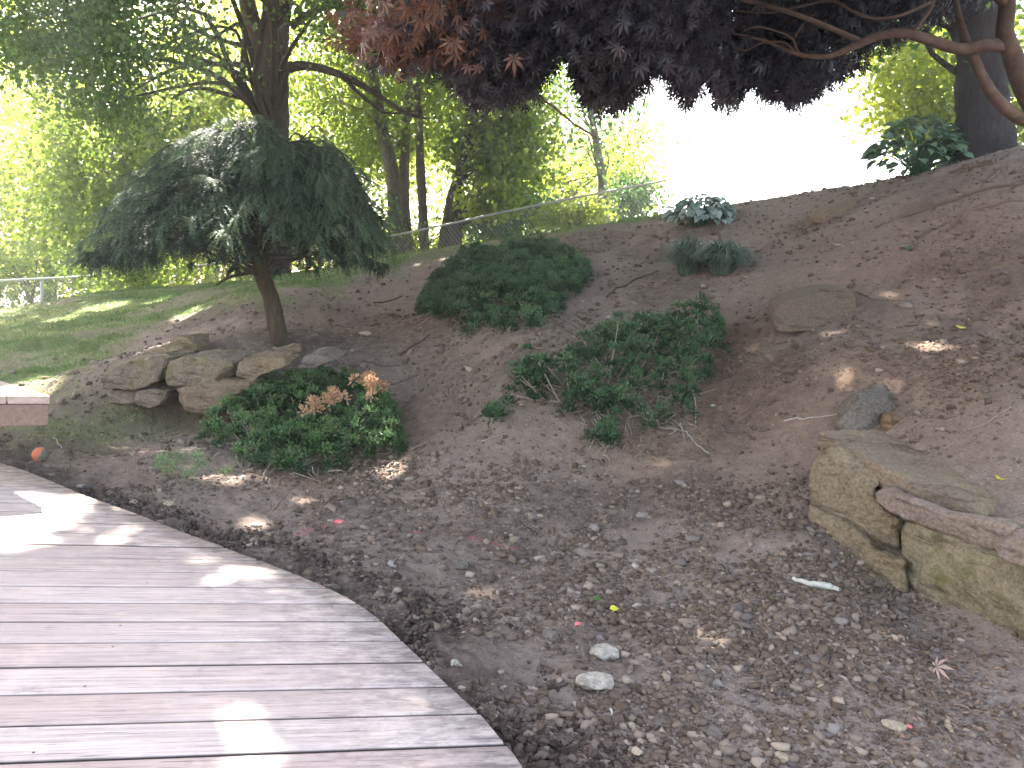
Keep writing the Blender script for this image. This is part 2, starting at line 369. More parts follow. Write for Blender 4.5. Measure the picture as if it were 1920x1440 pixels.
M['jundead'] = leaf_mat('dead_tan_juniper', (.30, .16, .08), (.58, .38, .24), .2, None, .8, .1)
M['hosta'] = leaf_mat('hosta_leaf', (.12, .19, .15), (.36, .42, .38), .3, None, .45, .4)
M['hosta2'] = leaf_mat('green_hosta_leaf', (.07, .13, .08), (.15, .23, .13), .35, None, .45, .4)
M['sedge'] = leaf_mat('sedge_blade', (.045, .075, .055), (.14, .20, .14), .3, None, .5, .4)
M['grass'] = leaf_mat('lawn_grass', (.055, .105, .028), (.13, .19, .055), .35, None, .6, .2, (.34, .31, .17))
M['yellow'] = leaf_mat('yellow_leaf', (.55, .50, .03), (.70, .66, .06), .3)
M['palegreen'] = leaf_mat('pale_green_leaf', (.42, .52, .32), (.55, .65, .42), .3)
M['greenleaf'] = leaf_mat('fallen_green_leaf', (.03, .09, .02), (.06, .16, .03), .3)
M['deadleaf'] = leaf_mat('brown_dead_leaf', (.30, .19, .15), (.44, .31, .26), .2)
M['straw'] = leaf_mat('straw_litter', (.20, .13, .09), (.46, .36, .27), .1)
M['litter'] = leaf_mat('brown_leaf_litter', (.085, .052, .038), (.24, .155, .11), .1)
s = NT('galvanised_wire'); s.pbr((.27, .28, .28), .5, None, .5); M['wire'] = s.m
s = NT('faded_rubber_ball'); n = s.noise(s.coord(), 30, 5, .7)
s.pbr(s.mix(s.ramp(n, [(.5, 0), (.62, .8)]), (.50, .13, .06), (.17, .15, .12)), .8, s.bump(n, .4, .004)); M['ball'] = s.m
s = NT('dark_ball_half'); s.pbr((.10, .11, .09), .8); M['ball2'] = s.m
s = NT('pink_painted_stone'); n = s.noise(s.coord(), 40, 4); s.pbr(s.ramp(n, [(.3, (.45, .07, .08)), (.7, (.68, .22, .22))]), .85); M['pink'] = s.m
s = NT('dark_metal'); s.pbr((.03, .03, .03), .5); M['screw'] = s.m

# ------------------------------------------------------------------ terrain
CURVE = [(0, 868), (75, 893), (150, 925), (255, 963), (350, 1000), (430, 1029), (550, 1075), (640, 1115), (700, 1153), (760, 1208), (830, 1275), (900, 1340), (950, 1400), (980, 1440)]
cw = np.array([atz(u, v, 0.0)[:2] for u, v in CURVE])
cw = np.vstack([[[-8, 5.6], [-5.2, 5.2], [-3.8, 4.7]], cw, [[.22, 1.3], [.33, .8], [.42, 0], [.45, -3]]])
DC = spline(cw, 160)
DPOLY = np.vstack([DC, [[-8, -3]]])
ctl = []
def cz(u, v, z): ctl.append(atz(u, v, z))
def cy(u, v, Y): ctl.append(atY(u, v, Y))
for q in [(50, 790, .03), (50, 700, .18), (50, 640, .31), (50, 600, .42), (340, 778, .06), (200, 768, .07), (120, 860, -.05), (350, 640, .48), (250, 600, .58),
          (525, 655, .55), (500, 950, -.07), (450, 885, -.04), (400, 800, .05), (560, 750, .20), (640, 700, .42), (690, 600, .80), (300, 700, .33), (480, 700, .38),
          (1000, 1440, -.09), (1000, 1200, -.08), (1000, 1000, -.02), (1000, 850, .22), (1000, 700, .62), (1000, 620, .88),
          (750, 1000, -.06), (750, 850, .06), (750, 740, .34), (1250, 1440, -.08), (1250, 1200, -.05), (1250, 1000, .04), (1250, 850, .27), (1250, 700, .68),
          (1500, 1440, -.05), (1500, 1200, .0), (1500, 1000, .18), (1500, 850, .42), (1500, 700, .79), (1900, 1440, -.03), (1900, 1235, .05), (1700, 1100, .06), (1590, 1085, .10),
          (1880, 900, .50), (1900, 760, .78)]: cz(*q)
for q in [(20, 578, 11), (250, 550, 12.3), (520, 560, 8.3), (600, 508, 11), (800, 540, 8.8), (730, 482, 11.5), (1000, 550, 7.3), (1000, 480, 8.8), (1000, 440, 10.8),
          (1240, 407, 9.8), (1250, 600, 6.1), (1250, 500, 7.6), (1530, 620, 5.3), (1500, 500, 6.4), (1500, 430, 7.3), (1500, 368, 8.6), (1400, 385, 9.1), (1640, 348, 8.3),
          (1900, 600, 4.8), (1900, 450, 5.5), (1900, 330, 6.3), (1900, 280, 7.3), (1845, 293, 7.8), (1750, 320, 7.9)]: cy(*q)
for q in [(-12, 18, -.7), (-5, 18, .3), (0, 18, 1.3), (5, 16, 2.1), (9, 14, 2.6), (12, 10, 3.2), (15, 5, 3), (8, 1, 1.3), (5, -1, .5), (3.2, .5, .0), (1.2, .5, -.1),
          (6, -6, .5), (0, -6, -.15), (-8, -6, -.3), (-8, 4, -.2), (-3, 2, -.16), (-1, 1, -.15), (-2, -2, -.15), (-9, 8, .1), (-10, 13.5, -.35), (-6, 14, .25), (-2, 14, 1.3), (3, 14, 2.2), (-3.5, 4.9, -.03), (-5, 5.3, -.02)]: ctl.append(np.array(q, float))
for p in cw[3:-4:2]: ctl.append(np.array([p[0] + .06, p[1] + .06, -.065]))
ctl = np.array(ctl)
def _k(r2): return .5 * r2 * np.log(r2 + 1e-9)
_n = len(ctl); _d2 = ((ctl[:, None, :2] - ctl[None, :, :2]) ** 2).sum(-1)
_A = np.zeros((_n + 3, _n + 3)); _A[:_n, :_n] = _k(_d2) + np.eye(_n) * .02; _A[:_n, _n] = 1; _A[:_n, _n + 1:] = ctl[:, :2]; _A[_n, :_n] = 1; _A[_n + 1:, :_n] = ctl[:, :2].T
_w = np.linalg.solve(_A, np.concatenate([ctl[:, 2], [0, 0, 0]]))
def H0(x, y):
    x = np.asarray(x, float); y = np.asarray(y, float); sh = x.shape; X = x.ravel(); Y = y.ravel(); o = _w[_n] + _w[_n + 1] * X + _w[_n + 2] * Y
    for i in range(_n): o = o + _w[i] * _k((X - ctl[i, 0]) ** 2 + (Y - ctl[i, 1]) ** 2)
    r = np.hypot(X, Y); far = np.clip(.6 + .06 * X, -1.2, 2.2); o = o + (far - o) * sstep(15, 26, r)
    return o.reshape(sh)
LAWN_PX = [(-60, 580), (-60, 730), (60, 712), (200, 668), (330, 610), (480, 570), (640, 530), (760, 498), (900, 470), (1020, 447), (1240, 410)]
def G(u, v):
    d = ray(u, v); Ys = np.concatenate([np.arange(1.2, 8, .02), np.arange(8, 30, .05)]); P = np.array([0, 0, CAMZ]) + d * (Ys / d[1])[:, None]
    b = P[:, 2] < Hs(P[:, 0], P[:, 1]); i = int(np.argmax(b)) if b.any() else 400
    return P[i]
def Hs(x, y): return H0(x, y)
lawn_w = np.array([G(u, v)[:2] for u, v in LAWN_PX])
lawn_poly = np.vstack([lawn_w, [[5.5, 12.5], [8, 30], [-30, 30], [-14, 8]]])
def disp(x, y):
    """small relief of the bare soil"""
    deck_d = polydist(x, y, DC, False)
    clod = np.exp(-(deck_d / .35) ** 2)
    n = .030 * fbm2(x, y, 1.3, 3, 5) + .010 * fbm2(x, y, 7, 3, 9) + .0045 * fbm2(x, y, 30, 3, 21)
    rg = 1 - np.abs(fbm2(x, y, 9, 3, 33)); n = n + (clod * .045 + .005) * (rg - .55)
    far = sstep(9, 14, np.hypot(x, y)); return n * (1 - .5 * far)
HOLES = [(185, 835, .16, .055), (60, 855, .10, .03), (432, 645, .13, .07), (280, 745, .15, .03)]
hw = [(*G(u, v)[:2], r, d) for u, v, r, d in HOLES]
def Hd(x, y):
    x = np.asarray(x, float); y = np.asarray(y, float)
    z = H0(x, y) + disp(x, y)
    for hx, hy, r, d in hw: z = z - d * np.exp(-(((x - hx) / (r * 1.4)) ** 2 + ((y - hy) / r) ** 2) ** 1.3)
    near = polydist(x, y, DC, False); ins = inpoly(x, y, DPOLY)
    z = np.where(ins, np.minimum(z, -.05 - np.minimum(near, .5) * .3), z)
    z = np.where(~ins & (near < .25) & (np.hypot(x, y) < 6), np.minimum(z, -.012 + near * .25), z)
    return z
def G2(u, v):
    """point on the finished ground seen at this pixel"""
    p = G(u, v); return np.array([p[0], p[1], float(Hd(p[0], p[1]))])
print('terrain', flush=True)

PAINT = [((560, 1002), (625, 990)), ((740, 995), (835, 1000)), ((880, 1010), (960, 1026)), ((615, 938), (640, 945))]
paint_w = [(G(*a)[:2], G(*b)[:2]) for a, b in PAINT]
def grid_mesh(name, TH, RR):
    nt, nr = len(TH), len(RR); T, Rr = np.meshgrid(TH, RR); X = Rr * np.sin(T); Y = Rr * np.cos(T)
    return X, Y
# one sheet: full circle of columns, finest inside the view
th = np.concatenate([np.linspace(-np.pi, -R(46), 60)[:-1], np.linspace(-R(46), R(46), 760), np.linspace(R(46), np.pi, 60)[1:]])
rr = np.concatenate([[.05, .3, .7, 1.0], np.geomspace(1.3, 13, 700), np.geomspace(13.3, 60, 60), [100, 200, 500, 1200]])
X, Y = grid_mesh('g', th, rr)
Z = np.concatenate([Hd(X[i:i + 64], Y[i:i + 64]) for i in range(0, len(rr), 64)])
nr, nt = X.shape
ii, jj = np.meshgrid(np.arange(nr - 1), np.arange(nt - 1), indexing='ij'); k = (ii * nt + jj).ravel()
F = np.stack([k, k + nt, k + nt + 1, k + 1], 1)
xf, yf = X.ravel(), Y.ravel()
ld = polydist(xf, yf, lawn_poly); li = inpoly(xf, yf, lawn_poly)
nz = fbm2(xf, yf, 1.6, 3, 77); lawn_m = sstep(-.35, .5, np.where(li, ld, -ld) * 1.0 + nz * .35)
patch = sstep(-.1, .5, fbm2(xf, yf, 1.1, 3, 55)); lawn_m = lawn_m * (1 - .55 * patch * (np.hypot(xf, yf) < 14))
dd = polydist(xf, yf, DC, False); damp_shade = np.exp(-(dd / .30) ** 2) * (np.hypot(xf, yf) < 5) + .5 * sstep(.1, .6, fbm2(xf, yf, 1.5, 3, 99))
for hx, hy, r, d in hw: damp_shade = np.maximum(damp_shade, .9 * np.exp(-(((xf - hx) / (r * 1.3)) ** 2 + ((yf - hy) / r) ** 2)))  # soil also coloured darker inside the hollows
hemc = G(600, 650); damp_shade = np.maximum(damp_shade, .95 * np.exp(-(((xf - hemc[0]) / .9) ** 2 + ((yf - hemc[1]) / .8) ** 2)))  # shade beneath the hemlock painted into the soil colour
duff = np.zeros_like(xf)
for (u, v, ra) in [(690, 850, .45), (850, 590, .45), (1330, 650, .4), (1200, 860, .35), (1450, 760, .5), (1590, 700, .35), (1780, 700, .6), (1800, 470, .8), (1850, 600, .6), (1350, 750, .4), (600, 900, .3)]:
    c = G(u, v); duff = np.maximum(duff, .75 * np.exp(-(((xf - c[0]) / ra) ** 2 + ((yf - c[1]) / ra) ** 2)))
moss = np.zeros_like(xf)
for (u, v, ra) in [(150, 800, .45), (250, 775, .3), (80, 810, .4), (330, 800, .22), (1380, 1130, .14), (60, 740, .5), (1640, 1060, .1)]:
    c = G(u, v); moss = np.maximum(moss, np.exp(-(((xf - c[0]) / ra) ** 2 + ((yf - c[1]) / ra) ** 2)))
paint = np.zeros_like(xf)
for a, b in paint_w:
    paint = np.maximum(paint, np.exp(-(polydist(xf, yf, np.array([a, b]), False) / .018) ** 2))
gnd = npmesh('ground', np.stack([xf, yf, Z.ravel()], 1), F, M['ground'], smooth=True, attrs={'lawn': lawn_m, 'damp_shade': np.clip(damp_shade, 0, 1), 'duff': duff, 'moss': moss, 'paint': paint})
tag(gnd, kind='structure')
print('ground', len(xf), flush=True)

# ------------------------------------------------------------------ deck
BA = R(12.74); ca, sa = math.cos(BA), math.sin(BA)
deck = thing('wooden_deck', (0, 0, 0), 'weathered pinkish grey wooden deck with a curved edge beside the bare soil', 'deck')
deck.rotation_euler = (0, 0, BA)
dq = -DC[:, 0] * sa + DC[:, 1] * ca; ds = DC[:, 0] * ca + DC[:, 1] * sa; order = np.argsort(dq); dq, ds = dq[order], ds[order]
rg = np.random.default_rng(3)
W = .146; c0 = 3.180
bg_ = Geo(); edgeA = []
for kk in range(-12, 40):
    q1 = c0 - kk * W; q0 = q1 - W
    if q1 < -2.5: break
    if q1 > dq.max() - .02: continue
    gap = .0016 + rg.uniform(0, .0020)
    if kk >= 8: gap += .0015
    qs = np.array([q0 + gap, q0 + gap, q0 + gap + .003, q0 + .012, q0 + W * .3, q0 + W * .5, q0 + W * .7, q1 - .012, q1 - gap - .003, q1 - gap, q1 - gap])
    zz = np.array([-.034, -.005, -.0015, 0, -.0006, -.001, -.0006, 0, -.0015, -.005, -.034]) + rg.normal() * .0006
    se = np.interp(qs, dq, ds); L = 26; t = np.linspace(0, 1, L) ** .6
    s0 = -7.5
    S = s0 + (se[None] - s0) * t[:, None]; n0 = bg_.n
    Q = np.repeat(qs[None], L, 0); Zz = np.repeat(zz[None], L, 0)
    r = rg.random(); m = len(qs)
    a = np.arange(L - 1)[:, None] * m + np.arange(m - 1)[None]; a = a.ravel()
    Ff = np.stack([a, a + m, a + m + 1, a + 1], 1); Ff = Ff[:, ::-1]
    V = np.stack([S, Q, Zz], -1).reshape(-1, 3)
    bg_.add(V, Ff, r)
    edgeA.append(np.clip(1 - (se[None] - S) / .55, 0, 1).ravel())
    e = (L - 1) * m; cap = [[e, e + i, e + i + 1, e + i + 1] for i in range(1, m - 1)]
    bg_.F3.append(np.array([[e, e + i, e + i + 1] for i in range(1, m - 1)]) + n0)
Fl = [np.concatenate(bg_.F3), np.concatenate(bg_.F4)]
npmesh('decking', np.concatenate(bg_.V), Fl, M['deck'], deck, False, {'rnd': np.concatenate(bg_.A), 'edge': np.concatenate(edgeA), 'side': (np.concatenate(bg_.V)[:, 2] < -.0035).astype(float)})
# rim joist following the curve, in deck-local coordinates
DL = np.stack([DC[:, 0] * ca + DC[:, 1] * sa, -DC[:, 0] * sa + DC[:, 1] * ca], 1)
tn = unit(np.gradient(DL, axis=0)); nn = np.stack([tn[:, 1], -tn[:, 0]], 1)
if (nn[80] @ np.array([1., .3])) < 0: nn = -nn
o1 = DL - nn * .018; o2 = DL - nn * .055; n = len(DL)
V = np.concatenate([np.c_[o1, np.full(n, -.036)], np.c_[o1, np.full(n, -.22)], np.c_[o2, np.full(n, -.22)], np.c_[o2, np.full(n, -.036)]])
k = np.arange(n - 1); F = np.concatenate([np.stack([k + i * n, k + 1 + i * n, k + 1 + ((i + 1) % 4) * n, k + ((i + 1) % 4) * n], 1) for i in range(4)])
npmesh('rim_joist', V, F, M['joist'], deck)
# under-deck joists, so that the gaps look down on wood and earth
g = Geo()
for x in np.arange(-7, 1.2, .405):
    yend = np.interp(x, DL[::-1, 0] if DL[0, 0] > DL[-1, 0] else DL[:, 0], DL[::-1, 1] if DL[0, 0] > DL[-1, 0] else DL[:, 1]) - .1
    y0, y1 = -2.4, max(-2, min(yend, 5))
    V = np.array([[x + a, b, c] for c in (-.2, -.0365) for b in (y0, y1) for a in (0, .038)]); g.add(V, [[0, 1, 3, 2], [4, 6, 7, 5], [0, 4, 5, 1], [2, 3, 7, 6], [0, 2, 6, 4], [1, 5, 7, 3]])
g.build('joists', M['joist'], deck)
# nail heads, each its own part
a = np.arange(7) / 7 * 2 * np.pi; nail = None
for kk in range(1, 14):
    for x in (-1.36, -.55, .05):
        for f in (.22, .78):
            if rg.random() < .78: continue
            q = c0 - kk * W - W * f
            if x > np.interp(q, dq, ds) - .05: continue
            if nail is None: nail = o = npmesh('nail_head', np.vstack([np.c_[np.cos(a) * .0035, np.sin(a) * .0035, a * 0], [[0, 0, .0004]]]), np.array([[i, (i + 1) % 7, 7] for i in range(7)]), M['screw'], deck)
            else: o = nail.copy(); COL.objects.link(o); o.parent = deck
            o.location = (x + rg.normal() * .01, q, .0003)

# ------------------------------------------------------------------ bench
def bevel_mesh(o, w=.006, seg=2):
    m = o.modifiers.new('bevel', 'BEVEL'); m.width = w; m.segments = seg; m.limit_method = 'ANGLE'; return o
def prism(name, poly, z0, z1, mat, parent, bev=.008):
    poly = np.asarray(poly, float); n = len(poly)
    V = np.concatenate([np.c_[poly, np.full(n, z0)], np.c_[poly, np.full(n, z1)]]); me_f = [tuple(range(n))[::-1], tuple(range(n, 2 * n))] + [(i, (i + 1) % n, n + (i + 1) % n, n + i) for i in range(n)]
    off = np.array(parent['_o']) if parent else np.zeros(3)
    me = bpy.data.meshes.new(name); me.from_pydata([tuple(v - off) for v in V], [], me_f); me.materials.append(mat); me.update()
    o = bpy.data.objects.new(name, me); COL.objects.link(o)
    if parent: o.parent = parent
    if bev: bevel_mesh(o, bev, 3)
    return o
bP = atz(95, 742, .45)[:2]; e1 = unit(np.array([-.46, .36])); e2 = unit(np.array([-.77, -.64]))
bench = thing('wooden_bench', (bP[0] - .8, bP[1] + .2, 0), 'brown wooden bench end jutting in at the left edge of the deck', 'bench')
c1 = bP + e1 * 2.6; c2 = c1 + e2 * .5; c3 = bP + e2 * .5
# seat made of planks along e1
for i in range(3):
    f0 = i * .168; f1 = f0 + .162
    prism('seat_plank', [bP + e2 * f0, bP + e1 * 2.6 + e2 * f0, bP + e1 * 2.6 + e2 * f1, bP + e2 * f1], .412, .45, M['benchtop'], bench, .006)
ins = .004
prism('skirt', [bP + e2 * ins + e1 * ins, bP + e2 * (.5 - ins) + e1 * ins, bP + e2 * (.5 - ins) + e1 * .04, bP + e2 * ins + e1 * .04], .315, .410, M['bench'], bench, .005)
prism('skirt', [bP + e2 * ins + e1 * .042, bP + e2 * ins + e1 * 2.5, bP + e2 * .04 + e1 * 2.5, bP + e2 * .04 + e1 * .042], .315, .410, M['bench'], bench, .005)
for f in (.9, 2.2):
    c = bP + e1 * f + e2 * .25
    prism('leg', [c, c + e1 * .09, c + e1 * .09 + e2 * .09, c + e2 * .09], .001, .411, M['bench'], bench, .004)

# ------------------------------------------------------------------ rocks
def finish_rock(V, F3, name, mat, vox, dispA, seed, label, cat='stone', smooth_it=6, group=None, strata=0.0, fsc=4.0, cuts=12):
    me = bpy.data.meshes.new('t'); me.from_pydata([tuple(v) for v in V], [], [tuple(f) for f in F3]); me.update()
    o = bpy.data.objects.new('t', me); COL.objects.link(o)
    m = o.modifiers.new('r', 'REMESH'); m.mode = 'VOXEL'; m.voxel_size = vox
    m2 = o.modifiers.new('s', 'SMOOTH'); m2.factor = .5; m2.iterations = smooth_it
    dg = bpy.context.evaluated_depsgraph_get(); ev = o.evaluated_get(dg); em = ev.to_mesh()
    n = len(em.vertices); co = np.zeros(n * 3); em.vertices.foreach_get('co', co); no = np.zeros(n * 3); em.vertices.foreach_get('normal', no)
    co = co.reshape(-1, 3); no = no.reshape(-1, 3)
    lt = np.zeros(len(em.polygons), int); em.polygons.foreach_get('loop_total', lt); vi = np.zeros(lt.sum(), int); em.loops.foreach_get('vertex_index', vi)
    st = np.concatenate([[0], np.cumsum(lt)[:-1]])
    F4 = vi[(st[lt == 4][:, None] + np.arange(4))] if (lt == 4).any() else np.zeros((0, 4), int)
    F3b = vi[(st[lt == 3][:, None] + np.arange(3))] if (lt == 3).any() else np.zeros((0, 3), int)
    ev.to_mesh_clear(); bpy.data.objects.remove(o); bpy.data.meshes.remove(me)
    gq = np.random.default_rng(seed + 900); cen = co.mean(0)
    for _ in range(cuts):                                              # broken planar faces
        nv = unit(gq.normal(size=3) * np.array([1, 1, .8])); pr = (co - cen) @ nv; lim_ = np.quantile(pr, gq.uniform(.93, .992)); over = np.maximum(0, pr - lim_)
        co = co - nv * (over * .88)[:, None]
    q = co + seed * 3.7
    cell = fbm3(q, fsc, 2, seed); fac = np.round(cell * 3) / 3 * .5 + cell * .5      # broken, slightly faceted faces
    h = fac * 1.0 + .55 * fbm3(q, fsc * 3.6, 4, seed + 5, .6) - .9 * np.maximum(0, .12 - np.abs(fbm3(q * [1, 1, 2.2], fsc * 1.3, 3, seed + 3))) * 4 - .4 * np.maximum(0, fbm3(q, fsc * 1.7, 2, seed + 9) - .35)
    if strata: h = h + strata * vn3(np.c_[q[:, 0] * 1.5, q[:, 1] * 1.5, q[:, 2] * 26], seed)
    co = co + no * (h * dispA)[:, None]
    c = co.mean(0); c[2] = co[:, 2].min()
    o = npmesh(name, co, [F4, F3b], mat, smooth=True, loc=c)
    return tag(o, label, cat, group)
def poly_rock(pts, ext, name, mat, label, seed, vox=.012, dispA=.012, smooth_it=5, cat='stone', strata=0.0, backscale=.85, fsc=4.0, cuts=12):
    """pts: (u, v, Y) outline of the face; ext: vector to the rear face"""
    A = np.array([atY(u, v, Y) for u, v, Y in pts]); c = A.mean(0); ext = np.array(ext, float)
    B = c + (A - c) * backscale + ext; n = len(A)
    fr = c + (A - c) * .93 - unit(ext) * min(.03, np.linalg.norm(ext) * .18)
    V = np.vstack([fr, A, B, fr.mean(0)[None], B.mean(0)[None]]); F = []
    for i in range(n):
        j = (i + 1) % n; F += [(i, j, n + j), (i, n + j, n + i), (n + i, n + j, 2 * n + j), (n + i, 2 * n + j, 2 * n + i), (3 * n, j, i), (3 * n + 1, 2 * n + i, 2 * n + j)]
    return finish_rock(V, F, name, mat, vox, dispA, seed, label, cat, max(1, smooth_it - 3), strata=strata, fsc=fsc, cuts=cuts)
def Yl(u, a=3.5, ua=1530, b=2.6, ub=1920): return a + (b - a) * (u - ua) / (ub - ua)
WL = 'left rock wall'
# left terrace wall of stacked stones (Y about 5.6 - 6.2)
lw = [
 ('wall_stone', 'rock_grey', 'greyish squat stone at the left end of the left rock wall lower course', [(203, 729), (256, 729), (262, 738), (253, 754), (227, 760), (205, 756)], 5.75, (0, .28, .0)),
 ('wall_stone', 'rock_grey', 'second stone of the lower course, below the gap between the two big mossy blocks', [(257, 732), (289, 726), (315, 733), (312, 748), (303, 763), (277, 768), (252, 760)], 5.72, (0, .28, 0)),
 ('wall_stone', 'rock_brown', 'broad pale topped stone low in the left rock wall, right beside the juniper', [(314, 733), (343, 724), (400, 719), (456, 721), (459, 731), (430, 746), (426, 764), (389, 775), (356, 780), (336, 764), (318, 750)], 5.62, (.05, .38, .03)),
 ('wall_stone', 'rock_moss', 'big mossy brown block at the left end of the left rock wall upper course', [(186, 712), (196, 690), (222, 682), (256, 674), (306, 674), (306, 690), (296, 717), (277, 726), (256, 731), (202, 731), (188, 726)], 5.70, (.05, .45, .05)),
 ('wall_stone', 'rock_moss', 'layered grey stone with a moss patch, middle of the left rock wall', [(295, 704), (304, 685), (318, 677), (347, 671), (400, 672), (433, 681), (436, 694), (431, 710), (406, 720), (364, 727), (327, 724), (302, 717)], 5.72, (.05, .42, .05)),
 ('wall_stone', 'rock_brown', 'smooth tan stone right of the mossy layered stone, just above the juniper', [(434, 685), (468, 672), (514, 666), (535, 671), (543, 683), (516, 695), (491, 704), (472, 718), (452, 720), (440, 715)], 5.78, (.06, .4, .08)),
 ('wall_stone', 'rock_tan', 'flat sunlit slab lying on top of the left rock wall', [(246, 672), (277, 655), (306, 648), (339, 649), (342, 660), (337, 673), (318, 674), (295, 672), (262, 673)], 6.15, (.06, .4, .05)),
 ('wall_stone', 'rock_tan', 'upright rounded stone topmost at the back of the left rock wall', [(310, 645), (327, 631), (357, 626), (366, 642), (367, 656), (355, 666), (341, 673), (330, 660)], 6.35, (.02, .3, .0)),
 ('wall_stone', 'rock_dark', 'low half buried stone to the right of the hemlock trunk', [(546, 688), (567, 671), (607, 657), (612, 668), (633, 674), (590, 690)], 5.95, (.06, .25, .05)),
]
for i, (nm, mt, lb, pts, Y, ext) in enumerate(lw):
    poly_rock([(u, v, Y - .30 - (u - 320) * .0004) for u, v in pts], ext, nm, M[mt], lb, 10 + i, .009, .014, 3, strata=.5, fsc=5, cuts=7, backscale=.92)
# right wall of boulders and slabs
def rp(L, dy=0.0, f=Yl): return [(u, v, f(u) + dy) for u, v in L]
poly_rock(rp([(1687, 1007), (1697, 987), (1720, 978), (1780, 1000), (1860, 1031), (1930, 1052), (2010, 1080), (2040, 1270), (1960, 1262), (1905, 1238), (1813, 1200), (1747, 1157), (1703, 1120), (1690, 1060)], 0), (.16, .42, .08), 'wall_boulder', M['rock_green'], 'huge greenish mossy boulder at the foot of the right rock wall', 31, .014, .022, 4, cat='boulder', fsc=3)
poly_rock(rp([(1530, 887), (1538, 850), (1557, 833), (1597, 855), (1650, 883), (1650, 907), (1640, 927), (1668, 960), (1707, 980), (1695, 1013), (1683, 1036), (1620, 1016), (1587, 990), (1547, 970), (1524, 947)], .0), (.22, .4, .06), 'wall_boulder', M['rock_tan'], 'rounded tan boulder under the left part of the big flagstone', 32, .013, .02, 4, cat='boulder', fsc=3.2)
poly_rock(rp([(1518, 945), (1547, 960), (1590, 980), (1622, 1004), (1640, 1024), (1680, 1048), (1702, 1050), (1704, 1112), (1673, 1106), (1637, 1096), (1585, 1098), (1566, 1074), (1560, 1042), (1535, 1016), (1516, 982)], -.07), (.2, .35, .0), 'wall_boulder', M['rock_tan'], 'jagged pale stone lowest at the left corner of the right rock wall', 33, .010, .016, 2, cat='boulder', fsc=5, cuts=4)
poly_rock([(1629, 918, 3.16), (1650, 904, 3.18), (1675, 909, 3.14), (1705, 931, 3.08), (1755, 948, 2.98), (1847, 971, 2.80), (1930, 985, 2.62), (1990, 1000, 2.5), (1990, 1030, 2.5), (1925, 1020, 2.62), (1862, 1034, 2.74), (1780, 1007, 2.92), (1713, 983, 3.05), (1663, 959, 3.13), (1633, 938, 3.16)], (.14, .26, -.05), 'flagstone', M['rock_pink'], 'pinkish narrow slab sandwiched under the big flagstone', 34, .011, .009, 3, fsc=5)
poly_rock([(1862, 1024, 2.62), (1925, 1008, 2.52), (2010, 1015, 2.4), (2010, 1090, 2.4), (1925, 1066, 2.5), (1866, 1044, 2.6)], (.15, .3, .03), 'wall_stone', M['rock_pink'], 'grey pink block at the right photo edge on the mossy boulder', 35, .012, .012, 3, fsc=5)
# big flagstone: sloping top outline, thickness downwards
top = [(1534, 808, 3.62), (1560, 803, 3.72), (1697, 803, 3.86), (1757, 809, 3.84), (1810, 830, 3.70), (1888, 886, 3.42), (1938, 924, 3.2), (1852, 948, 3.02), (1780, 930, 3.06), (1713, 908, 3.12), (1655, 876, 3.24), (1600, 846, 3.40), (1557, 822, 3.54)]
A = np.array([atY(*p) for p in top]); thk = np.array([-.0, .02, -.09]); n = len(A); c = A.mean(0)
B = c + (A - c) * .97 + thk; V = np.vstack([A, B, A.mean(0)[None], B.mean(0)[None]]); F = []
for i in range(n):
    j = (i + 1) % n; F += [(i, j, n + j), (i, n + j, n + i), (2 * n, j, i), (2 * n + 1, n + i, n + j)]
finish_rock(V, F, 'flagstone', M['rock_slab'], .011, .010, 36, 'big flat brown flagstone capping the right rock wall', 'stone', 1, strata=.3, fsc=4, cuts=2)
poly_rock([(1556, 840, 3.80), (1560, 806, 3.80), (1612, 747, 3.86), (1663, 744, 3.9), (1697, 766, 3.95), (1706, 793, 3.95), (1700, 812, 3.9), (1700, 850, 3.9)], (.1, .3, .08), 'wall_stone', M['rock_dark'], 'dark triangular stone standing behind the big flagstone', 37, .013, .014, 2, fsc=5)
poly_rock([(1648, 808, 3.78), (1657, 777, 3.8), (1697, 786, 3.8), (1730, 809, 3.8)], (.03, .1, .02), 'wall_stone', M['rock_orange'], 'small rust brown wedge behind the big flagstone', 38, .010, .006, 2, fsc=8)
poly_rock([(1902, 943, 3.1), (1922, 934, 3.1), (1965, 945, 3.0), (1965, 995, 3.0), (1903, 966, 3.08)], (.1, .15, .0), 'wall_stone', M['rock_tan'], 'small tan stone cut by the right photo edge above the pink slab', 39, .011, .008, 2, fsc=8)
poly_rock([(1740, 732, 4.25), (1750, 710, 4.3), (1772, 702, 4.35), (1795, 712, 4.35), (1792, 735, 4.28), (1765, 744, 4.22)], (.0, .1, .02), 'stone', M['rock_tan'], 'lone rounded stone on dark soil above the right rock wall', 40, .011, .008, 3, fsc=6)
poly_rock([(1845, 1322, 2.33), (1875, 1312, 2.36), (1940, 1322, 2.35), (1960, 1372, 2.2), (1900, 1358, 2.24), (1855, 1340, 2.3)], (.0, .12, -.03), 'stone', M['rock_tan'], 'half buried tan stone at the lower right photo edge', 41, .009, .008, 3, fsc=7)
